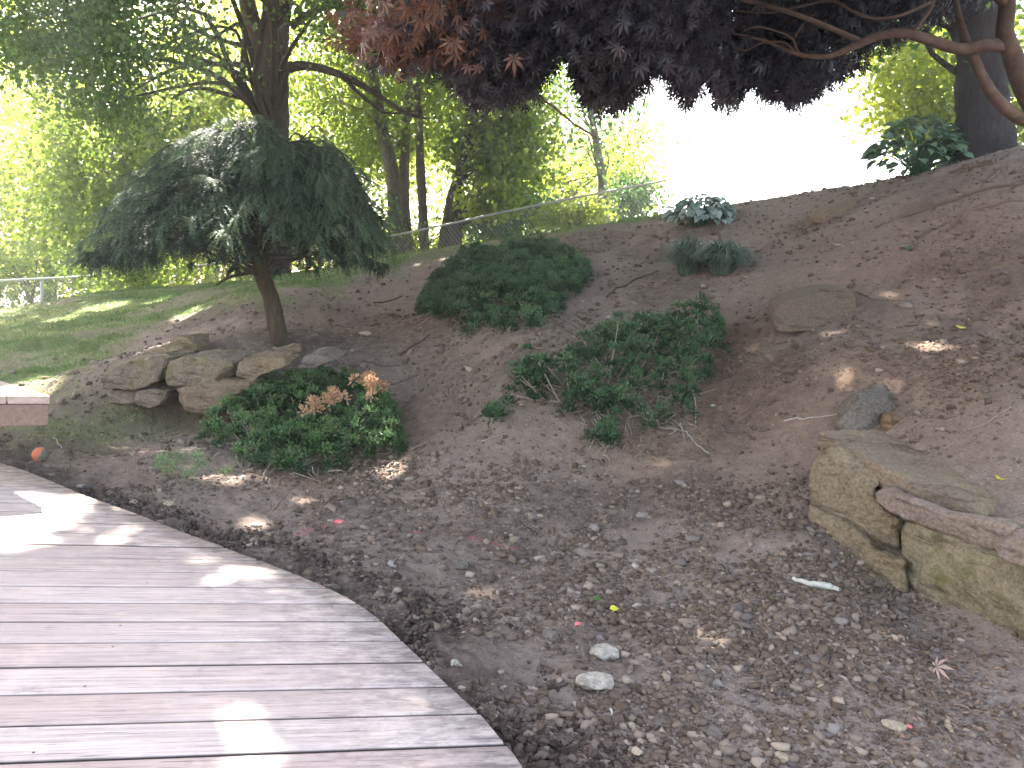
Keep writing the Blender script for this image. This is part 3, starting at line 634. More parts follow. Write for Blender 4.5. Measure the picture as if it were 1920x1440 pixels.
# boulder and flat stone on the slope
poly_rock([(1446, 600, 5.28), (1449, 577, 5.32), (1466, 562, 5.36), (1513, 549, 5.42), (1563, 536, 5.46), (1588, 536, 5.46), (1603, 550, 5.44), (1608, 573, 5.42), (1598, 603, 5.38), (1563, 618, 5.32), (1513, 624, 5.28), (1455, 625, 5.24)], (.03, .36, .06), 'boulder', M['rock_smooth'], 'smooth rounded brown boulder lying alone on the bare slope', 42, .014, .006, 11, cat='boulder', fsc=2, cuts=0)
poly_rock([(1528, 404, 7.15), (1580, 379, 7.35), (1622, 365, 7.45), (1642, 373, 7.45), (1631, 389, 7.25), (1580, 406, 7.1), (1535, 421, 6.95)], (.05, .45, .06), 'stone', M['rock_brown'], 'long flat stone half buried near the top of the slope', 43, .014, .008, 2, fsc=5)
print('rocks', flush=True)

# single ground stones with a look of their own
def ground_rock(u, v, wpx, hpx, name, mat, label, seed, flat=.5, rot=0.0, dispA=.006, sink=.3, cat='stone', yasp=1.0):
    p = G2(u, v + hpx * .3); sc = p[1] / FPX; w = wpx * sc / 2 * 1.14; d = w * yasp; h = w * flat
    g = np.random.default_rng(seed); n = 46; D = rdir(g, n); D[:, 2] = np.clip(D[:, 2], -.8, .72)
    P = D * (1 + g.normal(size=(n, 1)) * .10); P = P * np.array([w, d, h])
    c_, s_ = math.cos(rot), math.sin(rot); P[:, :2] = P[:, :2] @ np.array([[c_, s_], [-s_, c_]])
    P = P + p + np.array([0, 0, h * (1 - 2 * sink) + .0])
    import bmesh
    bm = bmesh.new(); [bm.verts.new(q) for q in P]; r = bmesh.ops.convex_hull(bm, input=bm.verts)
    for vv in [x for x in bm.verts if not x.link_faces]: bm.verts.remove(vv)
    bmesh.ops.triangulate(bm, faces=bm.faces); bm.verts.index_update()
    V = [tuple(x.co) for x in bm.verts]; F = [tuple(x.index for x in f.verts) for f in bm.faces]; bm.free()
    return finish_rock(V, F, name, mat, max(.0022, w / 14), w * dispA * 12, seed, label, cat, 1, fsc=.8 / w)
gr = [
 (1116, 1290, 72, 46, 'stone', 'rock_white', 'larger whitish rock lying on the soil right of the deck', .45, .2, .9),
 (1134, 1226, 58, 34, 'stone', 'rock_white', 'smaller pale grey rock just behind the whitish rock', .4, -.2, .8),
 (1030, 1195, 26, 34, 'stone', 'rock_dark', 'dark upright stone left of the pale grey rock', .8, .6, 1.3),
 (1027, 1162, 34, 24, 'stone', 'rock_grey', 'flat brownish stone up slope of the dark upright stone', .35, .1, 1),
 (924, 1316, 52, 42, 'stone', 'rock_dark', 'flat dark grey stone sunk in mud against the curved deck edge', .18, 1.1, 1),
 (851, 1272, 19, 20, 'stone', 'rock_white', 'white pebble wedged against the curved deck edge', .8, .5, .8),
 (505, 1032, 14, 12, 'stone', 'rock_grey', 'small grey block of stone at the deck edge far from the pale rocks', .8, .2, 1),
 (786, 1006, 22, 16, 'stone', 'rock_dark', 'dark brown lump on the red paint mark', .6, .4, 1),
 (716, 987, 18, 11, 'stone', 'rock_grey', 'small grey stone between the two red paint marks', .4, .4, 1),
 (866, 1055, 28, 20, 'stone', 'rock_dark', 'black clod on the brown soil below the red paint marks', .6, .3, 1),
 (1466, 1410, 36, 28, 'stone', 'rock_pale', 'yellowish pebble near the lower right corner of the soil', .5, -.6, .8),
 (1676, 1360, 44, 20, 'stone', 'rock_pale', 'elongated tan pebble beside the red fragment', .4, -.2, .6),
 (1546, 1292, 26, 14, 'stone', 'rock_pale', 'small oblong tan pebble in the middle of the gravelly soil', .5, .1, .6),
 (1274, 1350, 40, 38, 'stone', 'rock_dark', 'flat bluish grey stone right of the larger whitish rock', .15, .7, .9),
 (1184, 1361, 17, 20, 'stone', 'rock_pale', 'upper of two small rounded pinkish pebbles below the whitish rock', .7, 0, 1),
 (1202, 1386, 16, 22, 'stone', 'rock_pale', 'lower of two small rounded pinkish pebbles below the whitish rock', .6, .6, 1.2),
 (1440, 1432, 34, 26, 'stone', 'rock_grey', 'rounded grey stone cut off at the bottom photo edge', .6, 0, 1),
 (218, 842, 26, 22, 'stone', 'rock_grey', 'flat greyish stone beside the hole in the soil near the ball', .2, .9, 1),
 (153, 900, 20, 10, 'stone', 'rock_white', 'whitish pebble at the deck edge near the ball', .4, 0, .8),
 (132, 908, 14, 6, 'stone', 'rock_white', 'thin whitish chip touching the deck edge near the ball', .3, 0, .7),
 (480, 978, 38, 14, 'stone', 'rock_pale', 'flat pale yellow stone in a sunny patch at the deck edge', .18, .2, .6),
 (318, 940, 20, 10, 'stone', 'rock_pale', 'small yellowish clod below the pale juniper sprig', .5, 0, .8),
 (1012, 650, 28, 8, 'stone', 'rock_tan', 'thin tan flake of rock below the upper juniper', .2, .2, .5),
 (1448, 868, 14, 10, 'stone', 'rock_tan', 'small tan pebble on the slope left of the big flagstone', .5, 0, 1),
 (1395, 1058, 12, 10, 'stone', 'rock_tan', 'rounded tan pebble left of the bleached branch', .7, 0, 1),
]
for i, (u, v, w, h, nm, mt, lb, fl, rt, ya) in enumerate(gr): ground_rock(u, v, w, h, nm, M[mt], lb, 60 + i, fl, rt, yasp=ya)
ground_rock(634, 982, 18, 10, 'painted_stone', M['pink'], 'pink red painted stone beside the left red paint mark', 90, .5, .3, yasp=.6)
ground_rock(1083, 1174, 14, 11, 'painted_stone', M['pink'], 'small pink pebble beside the dark upright stone', 91, .5, .3)
ground_rock(1705, 1363, 14, 8, 'painted_stone', M['pink'], 'tiny bright red fragment right of the elongated tan pebble', 92, .5, .3)

# loose stones : 290 separate copies; finer gravel as one stuff object
import bmesh
def proto_stone(seed, flat, n=16):
    g = np.random.default_rng(seed); D = rdir(g, n) * (1 + g.normal(size=(n, 1)) * .12); D[:, 2] *= flat; D[:, 0] *= g.uniform(1, 1.5)
    bm = bmesh.new(); [bm.verts.new(q) for q in D]; bmesh.ops.convex_hull(bm, input=bm.verts)
    for vv in [x for x in bm.verts if not x.link_faces]: bm.verts.remove(vv)
    bmesh.ops.triangulate(bm, faces=bm.faces); bm.verts.index_update()
    V = np.array([tuple(x.co) for x in bm.verts]); F = np.array([[x.index for x in f.verts] for f in bm.faces]); bm.free(); return V, F
# density : gravelly lower right, thin elsewhere
def chip_density(u, v):
    d = np.full(u.shape, .20)
    d = np.maximum(d, 1.0 * np.exp(-(((u - 1350) / 420) ** 2 + ((v - 1180) / 300) ** 2)))
    d = np.maximum(d, .95 * np.exp(-(((u - 820) / 230) ** 2 + ((v - 900) / 60) ** 2)))
    d = np.maximum(d, .6 * np.exp(-(((u - 200) / 200) ** 2 + ((v - 900) / 40) ** 2)))
    d = np.maximum(d, .55 * np.exp(-(((u - 1100) / 80) ** 2 + ((v - 600) / 50) ** 2)))
    d = np.maximum(d, .5 * np.exp(-(((u - 900) / 260) ** 2 + ((v - 720) / 90) ** 2)))
    return d
def px_of(P):
    D = P - np.array([0, 0, CAMZ]); a = D @ np.array(_r); b = D @ np.array(_u); c = -(D @ np.array(_b)); return 960 + a / c * FPX, 720 - b / c * FPX
def scatter(g, n, ymin=1.5, ymax=9.5, p=1.5):
    """points on bare ground outside deck and lawn"""
    out = []
    while sum(map(len, out)) < n:
        y = ymin * (ymax / ymin) ** (g.random(n * 2)); x = g.uniform(-.70, .72, n * 2) * y
        ok = ~inpoly(x, y, DPOLY); lp = inpoly(x, y, lawn_poly) & (g.random(n * 2) < .92); ok &= ~lp
        x, y = x[ok], y[ok]; z = H0(x, y); u, v = px_of(np.c_[x, y, z]); dn = chip_density(u, v)
        ok = (g.random(len(x)) < dn) & (fbm2(x, y, 3.0, 2, 41) + g.normal(size=len(x)) * .35 > -.12) & (polydist(x, y, DC, False) > .035)
        out.append(np.c_[x[ok], y[ok]])
    q = np.concatenate(out)[:n]; return np.c_[q, Hd(q[:, 0], q[:, 1])]
g = np.random.default_rng(11)
P = scatter(g, 36000); n = len(P); sz = np.clip(g.lognormal(math.log(.0058), .62, n), .0018, .024) * (P[:, 1] / 3) ** .35
G_ = Geo()
for k in range(8):
    V, F = proto_stone(200 + k, .72, 11); sel = np.arange(n) % 8 == k; m = sel.sum()
    B = basis(np.c_[g.normal(size=(m, 2)), g.normal(size=m) * .25], np.tile([0, 0, 1.], (m, 1)) + g.normal(size=(m, 3)) * .35)
    V, F, a = inst(V, F, P[sel] + np.c_[np.zeros((m, 2)), sz[sel] * .15], B, sz[sel], g.random(m) ** 1.5); G_.add(V, F, a)
gv = G_.build('gravel', M['chip']); tag(gv, 'fine brown shale chips and gravel strewn over the bare soil', 'gravel', kind='stuff')
P = scatter(g, 285, 1.6, 7.5); keepc = np.array([G(u, v)[:2] for u, v in [(1143, 1142), (1113, 1122), (1116, 1290), (1134, 1226), (1183, 1418), (1750, 1262), (1092, 888), (1330, 772), (1083, 1174), (634, 982), (1705, 1363), (1676, 1360), (1530, 1090)]]); P = P[np.linalg.norm(P[:, None, :2] - keepc[None], axis=2).min(1) > .085]; LB = 'small greyish brown stone lying loose on the bare soil'
protos = []
for k in range(10):
    V, F = proto_stone(300 + k, .55, 18); o = npmesh('loose_stone', V, F, M['pebble'], attrs={'rnd': np.full(len(V), k * .1)}); protos.append(o)
for i, p in enumerate(P):
    o = protos[i] if i < 10 else protos[i % 10].copy()
    if i >= 10: COL.objects.link(o)
    sc = float(np.clip(g.lognormal(math.log(.0165), .38), .010, .036)) * (p[1] / 3) ** .3
    o.location = (p[0], p[1], p[2] + sc * .12); o.rotation_euler = (g.normal() * .25, g.normal() * .25, g.uniform(0, 6.28)); o.scale = (sc,) * 3
    tag(o, LB, 'stone', 'small loose stones scattered on the bare soil')
# dark moist clods turned up along the deck edge and round the gravelly patch
m = 16000; j = g.integers(35, len(DC) - 30, m); q = DC[j] + np.abs(g.normal(size=(m, 1))) * .16 * unit(np.array([.75, .66])) + g.normal(size=(m, 2)) * .05
q = q[~inpoly(q[:, 0], q[:, 1], DPOLY) & (fbm2(q[:, 0], q[:, 1], 4, 2, 63) > -.05)]; n = len(q); P = np.c_[q, Hd(q[:, 0], q[:, 1])]; sz = np.clip(g.lognormal(math.log(.0062), .5, n), .002, .020); G_ = Geo()
for k in range(5):
    V, F = proto_stone(260 + k, .75, 11); sel = np.arange(n) % 5 == k; m = sel.sum()
    V, F, a = inst(V, F, P[sel] + np.c_[np.zeros((m, 2)), sz[sel] * .2], basis(rdir(g, m), rdir(g, m)), sz[sel], g.random(m)); G_.add(V, F, a)
tag(G_.build('soil_clods', M['clod']), 'dark moist crumbs of soil turned up along the deck edge', 'soil', kind='stuff')
# straw, needles and leaf crumbs
P = scatter(g, 9000); n = len(P); T = np.array([[-1, -.04, 0], [-1, .04, 0], [1, .04, .02], [1, -.04, .02], [0, 0, .12]]); F = np.array([[0, 4, 1], [1, 4, 2], [2, 4, 3], [3, 4, 0]])
B = basis(np.c_[g.normal(size=(n, 2)), g.normal(size=n) * .12], np.tile([0, 0, 1.], (n, 1))); ln = g.uniform(.006, .020, n) * (P[:, 1] / 3) ** .3
V, F, a = inst(T, F, P + [0, 0, .003], B, np.c_[ln, ln * .9, ln * .5], g.random(n)); gg = Geo(); gg.add(V, F, a)
tag(gg.build('straw_litter', M['straw']), 'bits of straw and needles scattered over the bare soil', 'litter', kind='stuff')
PL = []
for (u, v, ru, rv, m) in [(1380, 680, 70, 60, 1600), (1250, 830, 140, 50, 1400), (560, 900, 150, 40, 1500), (850, 610, 100, 40, 900), (1750, 700, 180, 90, 1800), (1800, 450, 120, 110, 900), (1800, 1300, 150, 120, 900), (700, 860, 70, 50, 700)]:
    cu = u + g.normal(size=m) * ru * .6; cv = v + g.normal(size=m) * rv * .6
    c = G(u, v); e1_ = (G(u + 20, v) - c) / 20; e2_ = (G(u, v + 12) - c) / 12
    q = c[None, :2] + (cu - u)[:, None] * e1_[:2] + (cv - v)[:, None] * e2_[:2]; PL.append(q)
q = np.concatenate(PL); q = q[~inpoly(q[:, 0], q[:, 1], DPOLY)]; n = len(q); P = np.c_[q, Hd(q[:, 0], q[:, 1]) + .004]
T = np.array([[-1, 0, 0], [0, -.45, .15], [1, 0, .1], [0, .45, .1]]); F = np.array([[0, 1, 2], [0, 2, 3]])
B = basis(np.c_[g.normal(size=(n, 2)), g.normal(size=n) * .3], np.tile([0, 0, 1.], (n, 1)) + g.normal(size=(n, 3)) * .4); V, F, a = inst(T, F, P, B, g.uniform(.006, .014, n), g.random(n)); gg = Geo(); gg.add(V, F, a)
tag(gg.build('leaf_litter', M['litter']), 'dry brown leaf crumbs under the junipers and on the upper slope', 'litter', kind='stuff')
print('gravel', flush=True)

# ------------------------------------------------------------------ grass
g = np.random.default_rng(5)
def grass_pts(n):
    y = 5.5 * (13.5 / 5.5) ** g.random(n); x = g.uniform(-.75, .30, n) * y
    d = polydist(x, y, lawn_poly); i_ = inpoly(x, y, lawn_poly); sd = np.where(i_, d, -d)
    m = sstep(-.25, .45, sd + fbm2(x, y, 1.6, 3, 77) * .35); pt = sstep(-.1, .5, fbm2(x, y, 1.1, 3, 55))
    ok = g.random(n) < m * (1 - .75 * pt) * (.35 + .65 * sstep(-.3, .3, fbm2(x, y, 6, 2, 17)))
    return x[ok], y[ok]
x, y = grass_pts(230000)
mx = []
for (u, v, ra, m) in [(150, 800, .35, 2200), (250, 775, .25, 1300), (80, 815, .3, 900), (60, 740, .5, 1500)]:
    c = G(u, v); mx.append(np.c_[c[0] + g.normal(size=m) * ra * .7, c[1] + g.normal(size=m) * ra * .5])
mx = np.concatenate(mx); mx = mx[~inpoly(mx[:, 0], mx[:, 1], DPOLY)]
x = np.r_[x, mx[:, 0]]; y = np.r_[y, mx[:, 1]]
n = len(x); P = np.c_[x, y, Hd(x, y)]
hgt = g.uniform(.018, .05, n) * (.75 + .5 * sstep(-.2, .6, fbm2(x, y, 2.5, 2, 91))); hgt[-len(mx):] *= .45
T = np.array([[0, -.5, 0], [0, .5, 0], [.5, .32, .1], [.5, -.32, .1], [1, 0, .0]]); 
B = basis(unit(np.c_[g.normal(size=(n, 2)) * .7, np.full(n, 1.)]), rdir(g, n)); a_ = g.random(n) ** 1.2
dry = sstep(.0, .7, fbm2(x, y, 1.7, 3, 61)); a_ = np.clip(a_ * .7 + dry * .45, 0, 1); a_[-len(mx):] = np.clip(a_[-len(mx):] + .25, 0, .95)
V, F, a = inst(T, np.array([[0, 1, 2], [0, 2, 3], [3, 2, 4]]), P, B, np.c_[hgt, np.full(n, .0048) * (y / 7), hgt], a_)
gg = Geo(); gg.add(V, F, a); tag(gg.build('grass', M['grass']), 'short patchy green lawn grass on the left bank', 'grass', kind='stuff')
print('grass', n, flush=True)

# ------------------------------------------------------------------ sun flecks : openings of the canopy along the sun's direction
SPOTS = [(120, 945, .15), (15, 1012, .14), (60, 952, .24), (25, 985, .17), (215, 1005, .10), (440, 1080, .105), (420, 1365, .075), (490, 1410, .07), (475, 978, .09), (590, 945, .08),
         (1590, 700, .10), (1765, 664, .10), (300, 655, .22), (345, 640, .16), (280, 690, .1), (435, 632, .10), (200, 572, .30), (120, 600, .18), (350, 590, .2), (60, 722, .25), (840, 484, .12), (780, 500, .10), (350, 380, .2), (400, 270, .25), (300, 420, .2), (240, 470, .16), (640, 290, .15), (300, 560, .2)]
spw = []
for u, v, r in SPOTS:
    if v < 480 or (u, v) == (240, 470): p = atY(u, v, 6.0)
    else:
        p = atz(u, v, 0) if (u < 500 and v > 925 and (u, v) != (475, 978)) else G(u, v)
    spw.append((p, r))
def sun_cull(C):
    keep = np.ones(len(C), bool)
    for p, r in spw:
        D = C - p; t = D @ SDIR; d = np.linalg.norm(D - t[:, None] * SDIR, axis=1); keep &= ~((d < r + .035) & (t > .1))
    return keep
SKIPCULL = False

# ------------------------------------------------------------------ trees
LEAF = (np.array([[0, 0, 0], [.45, -.42, .10], [.55, .0, -.02], [.45, .42, .10], [1.0, 0, -.10]]), np.array([[0, 1, 2], [0, 2, 3], [2, 1, 4], [2, 4, 3]]))
def maple_leaf_t():
    V = []; F = []
    for a, l in ((-125, .38), (-80, .62), (-40, .85), (0, 1.0), (40, .85), (80, .62), (125, .38)):
        a = R(a); d = np.array([math.cos(a), math.sin(a)]); q = np.array([-d[1], d[0]]); w = .085 * (l + .3); i = len(V)
        for P_ in (d * 0.02, d * l * .5 + q * w, d * l, d * l * .5 - q * w):
            V.append([P_[0], P_[1], -.35 * (P_ @ P_)])
        F += [[i, i + 3, i + 1], [i + 1, i + 3, i + 2]]
    V = np.array(V); V[:, 0] += .1; return V, np.array(F)
MAPLE = maple_leaf_t()
BROAD = (np.array([[0, 0, 0], [.2, -.38, .05], [.2, 0, 0], [.2, .38, .05], [.55, -.5, .02], [.55, 0, -.05], [.55, .5, .02], [.8, -.2, -.08], [.8, .2, -.08], [1, 0, -.16]]),
         np.array([[0, 1, 2], [0, 2, 3], [1, 4, 5], [1, 5, 2], [2, 5, 6], [2, 6, 3], [5, 4, 7], [5, 7, 8], [5, 8, 6], [7, 9, 8]]))
def clusters(g, boxes):
    C = []; S = []
    for (u0, u1, v0, v1, Y0, Y1, n, sp) in boxes:
        u = g.uniform(u0, u1, n); v = g.uniform(v0, v1, n); Y = g.uniform(Y0, Y1, n); C.append(atY(u, v, Y)); S.append(np.full(n, sp))
    return np.concatenate(C), np.concatenate(S)
def tree(name, label, trunk, boxes, per, lsize, lmat, bmat, seed, hang=0.0, nbranch=26, flat=.6, cat='tree', group=None, limbs=(), T=LEAF, cull=True, extra=None, rbase=None, down=.35):
    """trunk: list of (u, v, Y, radius)"""
    g = np.random.default_rng(seed)
    tp = np.array([atY(u, v, Y) for u, v, Y, r in trunk]); rad = np.array([r for *_, r in trunk])
    th_ = thing(name, tp[0], label, cat, group)
    pts = spline(tp, len(tp) * 6); rr_ = np.interp(np.linspace(0, 1, len(pts)), np.linspace(0, 1, len(rad)), rad)
    V, F, F3 = tube(pts, rr_, 14); d = fbm3(V, 9, 3, seed); c = np.repeat(pts, 14, 0); c = np.vstack([c, pts[0], pts[-1]])
    V = c + (V - c) * (1 + .13 * d[:, None]); npmesh('trunk', V, [F, F3], bmat, th_, True)
    C, S = clusters(g, boxes)
    if extra is not None: C = np.vstack([C, extra[0]]); S = np.r_[S, extra[1]]
    gb = Geo()
    for lb in limbs:
        lp = spline(np.array([atY(u, v, Y) for u, v, Y, r in lb]), len(lb) * 6); lr = np.interp(np.linspace(0, 1, len(lp)), np.linspace(0, 1, len(lb)), [q[3] for q in lb]); add_tube(gb, lp, lr, 8)
    src = pts[len(pts) // 3:]; sel = g.permutation(len(C))[:nbranch]
    for i in sel:
        e = C[i]; j = np.argmin(np.linalg.norm(src - e, axis=1) + .5 * np.abs(src[:, 2] - e[2] + .5)); a = src[j]; ln = np.linalg.norm(e - a)
        m = (a + e) / 2 + np.array([0, 0, .16 * ln]) + g.normal(size=3) * .06 * ln; q = spline(np.array([a, (a + m) / 2 + g.normal(size=3) * .03 * ln, m, e]), 12)
        r0 = min(.35 * rad[-1] + .1 * rad[0], .012 * ln + .012); add_tube(gb, q, np.linspace(r0, .006, 12), 6)
    if gb.n: gb.build('branches', bmat, th_, True)
    n = len(C) * per; idx = np.repeat(np.arange(len(C)), per); off = g.normal(size=(n, 3)) * S[idx][:, None] * np.array([1, 1, flat])
    if hang: 
        L = C[idx] + off * np.array([1, 1, .3]); # strands
        sid = g.integers(0, 9, n); so_ = np.random.default_rng(seed + 1).normal(size=(len(C), 9, 2)) * S[:, None, None] * .8
        L[:, :2] = C[idx, :2] + so_[idx, sid] + g.normal(size=(n, 2)) * .05; L[:, 2] = C[idx, 2] - g.random(n) * hang
    else: L = C[idx] + off
    if cull:
        k = sun_cull(L); L = L[k]; idx = idx[k]; n = len(L)
    dr = unit(g.normal(size=(n, 3)) + np.array([0, 0, -down * 2])); B = basis(dr, np.tile([0, 0, 1.], (n, 1)) + g.normal(size=(n, 3)) * .55)
    ls = lsize * g.uniform(.6, 1.25, n); cr_ = g.random(len(C)); rn = np.clip(.45 * g.random(n) + .55 * cr_[idx], 0, 1)
    V, F, a = inst(T[0], T[1], L, B, ls, rn); gg = Geo(); gg.add(V, F, a); gg.build('crown', lmat, th_)
    return th_
# canopy overhead that shades the garden, carried by the forked tree (crown high above the frame)
g = np.random.default_rng(8); ex = []; exs = []
for i in range(1500):
    a = g.uniform(0, 2 * np.pi); q = math.sqrt(g.random()); x = -2.0 + 8.0 * q * math.cos(a); y = 9.6 + 7.6 * q * math.sin(a); z = max(6.0, 2.0 + y * .36) + 3.0 * g.random()
    ex.append([x, y, z])
ex = np.array(ex)
def high_crown(tree_, P_, seed, per=150, size=.155, sp=.75):
    """the high part of a crown, above the frame: it shades the garden"""
    g = np.random.default_rng(seed); n = len(P_) * per; L = np.repeat(P_, per, 0) + g.normal(size=(n, 3)) * [sp, sp, sp * .6]
    L = L[sun_cull(L)]; n = len(L); B = basis(rdir(g, n), np.tile([0, 0, 1.], (n, 1)) + g.normal(size=(n, 3)) * .5)
    V, F, a = inst(LEAF[0], LEAF[1], L, B, size * g.uniform(.7, 1.2, n), g.random(n)); G1 = Geo(); G1.add(V, F, a); G1.build('upper_crown', M['leaf_big'], tree_)
ft = tree('forked_tree', 'tall forked dark trunk rising behind the weeping hemlock', [(512, 545, 12.40, 0.31), (510, 420, 12.40, 0.27), (508, 250, 12.40, 0.25), (510, 130, 12.40, 0.24), (520, 20, 12.47, 0.187), (530, -200, 12.54, 0.159), (520, -500, 12.69, 0.101)],
     [(0, 370, -60, 120, 6.5, 9.5, 54, .24), (60, 330, 80, 230, 7.5, 10, 16, .22), (600, 820, -80, 60, 8, 11, 22, .25)], 300, .052, M['leaf_big'], M['bark_dark'], 1, nbranch=12,
     limbs=[[(500, 130, 12.40, 0.173), (478, 60, 12.33, 0.144), (462, 0, 12.26, 0.123), (430, -150, 12.11, 0.087), (380, -350, 11.97, 0.043)],
            [(530, 128, 12.40, 0.101), (580, 124, 12.26, 0.065), (650, 145, 12.11, 0.050), (710, 180, 11.97, 0.037), (760, 212, 11.82, 0.029), (800, 222, 11.82, 0.014)],
            [(640, 142, 12.11, 0.032), (690, 190, 11.97, 0.025), (725, 212, 11.90, 0.016), (790, 206, 11.82, 0.010)],
            [(485, 190, 12.40, 0.050), (430, 178, 12.11, 0.037), (370, 165, 11.82, 0.026), (320, 185, 11.53, 0.012)],
            [(480, 122, 12.40, 0.050), (400, 120, 11.97, 0.036), (330, 128, 11.53, 0.026), (250, 170, 11.10, 0.012)],
            [(475, 90, 12.40, 0.043), (400, 70, 11.97, 0.029), (320, 30, 11.53, 0.022), (230, -40, 10.96, 0.017)],
            [(240, 0, 10.67, 0.029), (160, 50, 10.53, 0.020), (80, 75, 10.38, 0.013), (10, 80, 10.24, 0.007)],
            [(545, 50, 12.40, 0.072), (590, 20, 12.40, 0.050), (660, 0, 12.40, 0.036), (720, -60, 12.40, 0.029)]])
high_crown(ft, ex[ex[:, 0] < 2.2], 91)
# trees beyond the fence
GB = 'trees beyond the chain link fence'
tree('drooping_tree', 'drooping tree with hanging strands behind the left side of the hemlock', [(262, 560, 13.5, .16), (250, 400, 13.5, .14), (240, 250, 13.5, .11), (235, 120, 13.5, .07)],
     [(70, 430, 130, 330, 11.5, 14, 120, .32), (150, 330, 250, 470, 12, 14, 50, .3)], 130, .085, M['leaf_mid'], M['bark_dark'], 2, hang=1.2, nbranch=34, group=GB)
tree('yellow_green_tree', 'bright yellow green tree above the left stretch of fence', [(95, 600, 19, .16), (90, 420, 19, .13), (100, 200, 19, .10)],
     [(-80, 260, 150, 540, 17, 22, 130, .55), (-80, 130, -120, 160, 17, 23, 40, .6)], 120, .12, M['leaf_bright'], M['bark_grey'], 3, group=GB)
tree('leafy_tree', 'sunlit tree seen between the drooping tree and the forked trunk', [(395, 560, 20, .18), (400, 350, 20, .14), (405, 150, 20, .1)],
     [(250, 520, 60, 330, 17, 23, 90, .6), (300, 520, -80, 80, 18, 24, 35, .6), (230, 520, 300, 500, 18, 22, 40, .5)], 120, .12, M['leaf_bright'], M['bark_grey'], 4, group=GB)
tree('grey_trunk_tree', 'leaning grey trunk nearest to the right side of the hemlock', [(752, 500, 16.5, .17), (742, 430, 16.5, .15), (736, 330, 16.5, .14), (708, 200, 16.5, .12), (690, 60, 16.5, .09)],
     [(560, 760, -60, 240, 15.5, 19, 85, .5), (640, 715, 230, 330, 16.8, 19, 16, .35)], 120, .10, M['leaf_mid'], M['bark_grey'], 5, group=GB)
tree('grey_trunk_tree', 'grey trunk with bright leaves close behind the leaning grey trunk', [(764, 500, 17.5, .13), (760, 420, 17.5, .125), (758, 320, 17.5, .11), (765, 180, 17.5, .08)],
     [(640, 840, 160, 290, 18, 20, 45, .4), (690, 860, 60, 200, 18, 20, 30, .5)], 120, .11, M['leaf_bright'], M['bark_grey'], 6, group=GB)
tree('grey_trunk_tree', 'slim straight grey trunk in the gap between thicker trunks', [(796, 480, 17, .11), (793, 400, 17, .10), (788, 300, 17, .095), (782, 150, 17, .07)],
     [(740, 930, -60, 200, 17.5, 20, 60, .45)], 110, .11, M['leaf_mid'], M['bark_grey'], 7, group=GB)
tree('dark_trunk_tree', 'dark trunk leaning to the right with bright lower leaves beyond the fence', [(828, 500, 15.5, .14), (838, 430, 15.5, .125), (852, 360, 15.5, .115), (872, 290, 15.5, .09), (885, 180, 15.5, .06)],
     [(900, 1000, 190, 340, 15, 17, 70, .34), (860, 1000, 100, 220, 15.5, 18, 34, .36), (850, 900, 230, 300, 15.5, 17, 12, .25)], 120, .11, M['leaf_mid'], M['bark_dark'], 8, group=GB)
tree('dark_trunk_tree', 'short dark trunk just right of the leaning dark trunk', [(856, 500, 15.2, .14), (855, 430, 15.2, .12), (858, 370, 15.2, .10), (862, 300, 15.2, .06)],
     [(885, 950, 345, 390, 14.4, 15.2, 12, .2)], 110, .12, M['leaf_bright'], M['bark_dark'], 9, group=GB)
tree('sparse_tree', 'thin airy tree against the white sky beyond the fence', [(1132, 460, 19, .17), (1130, 400, 19, .16), (1128, 330, 19, .10), (1105, 200, 19, .07), (1080, 90, 19, .05)],
     [(990, 1190, 100, 300, 17, 20, 60, .45), (1000, 1130, 20, 150, 17, 20, 30, .5)], 38, .11, M['leaf_blue'], M['bark_grey'], 10, group=GB)
tree('pale_tree', 'pale green low tree below the airy one beyond the fence', [(1065, 470, 22, .12), (1062, 380, 22, .1), (1060, 300, 22, .07)],
     [(960, 1200, 290, 420, 20, 24, 75, .5), (1130, 1225, 240, 340, 20, 23, 20, .4)], 95, .12, M['leaf_bright'], M['bark_grey'], 11, group=GB)
tree('yellow_green_tree', 'yellow green tree left of the thick right trunk', [(1735, 360, 13, .10), (1730, 250, 13, .08), (1725, 120, 13, .06)],
     [(1660, 1830, 90, 240, 12, 15, 60, .36), (1600, 1800, 20, 130, 12.5, 15, 35, .36), (1700, 1820, 220, 270, 12, 14, 14, .3)], 105, .10, M['leaf_bright'], M['bark_grey'], 12)
tree('yellow_green_tree', 'leafy tree visible to the right of the thick right trunk', [(1935, 330, 12, .1), (1940, 200, 12, .08), (1945, 80, 12, .06)],
     [(1880, 2050, 0, 270, 11, 14, 60, .36)], 95, .10, M['leaf_mid'], M['bark_grey'], 13)
tt_ = tree('thick_trunk_tree', 'thick dark trunk at the crest of the slope on the right', [(1848, 305, 7.9, .30), (1846, 270, 7.9, .25), (1843, 200, 7.9, .235), (1840, 100, 7.9, .225), (1825, 0, 7.9, .22), (1810, -200, 7.9, .2), (1790, -500, 7.9, .14)],
     [(1500, 1920, -420, -120, 7, 10, 50, .5), (1480, 1720, -90, 60, 8, 10, 26, .3)], 150, .08, M['leaf_big'], M['bark_black'], 14, nbranch=26)
high_crown(tt_, ex[ex[:, 0] >= 2.2], 92)
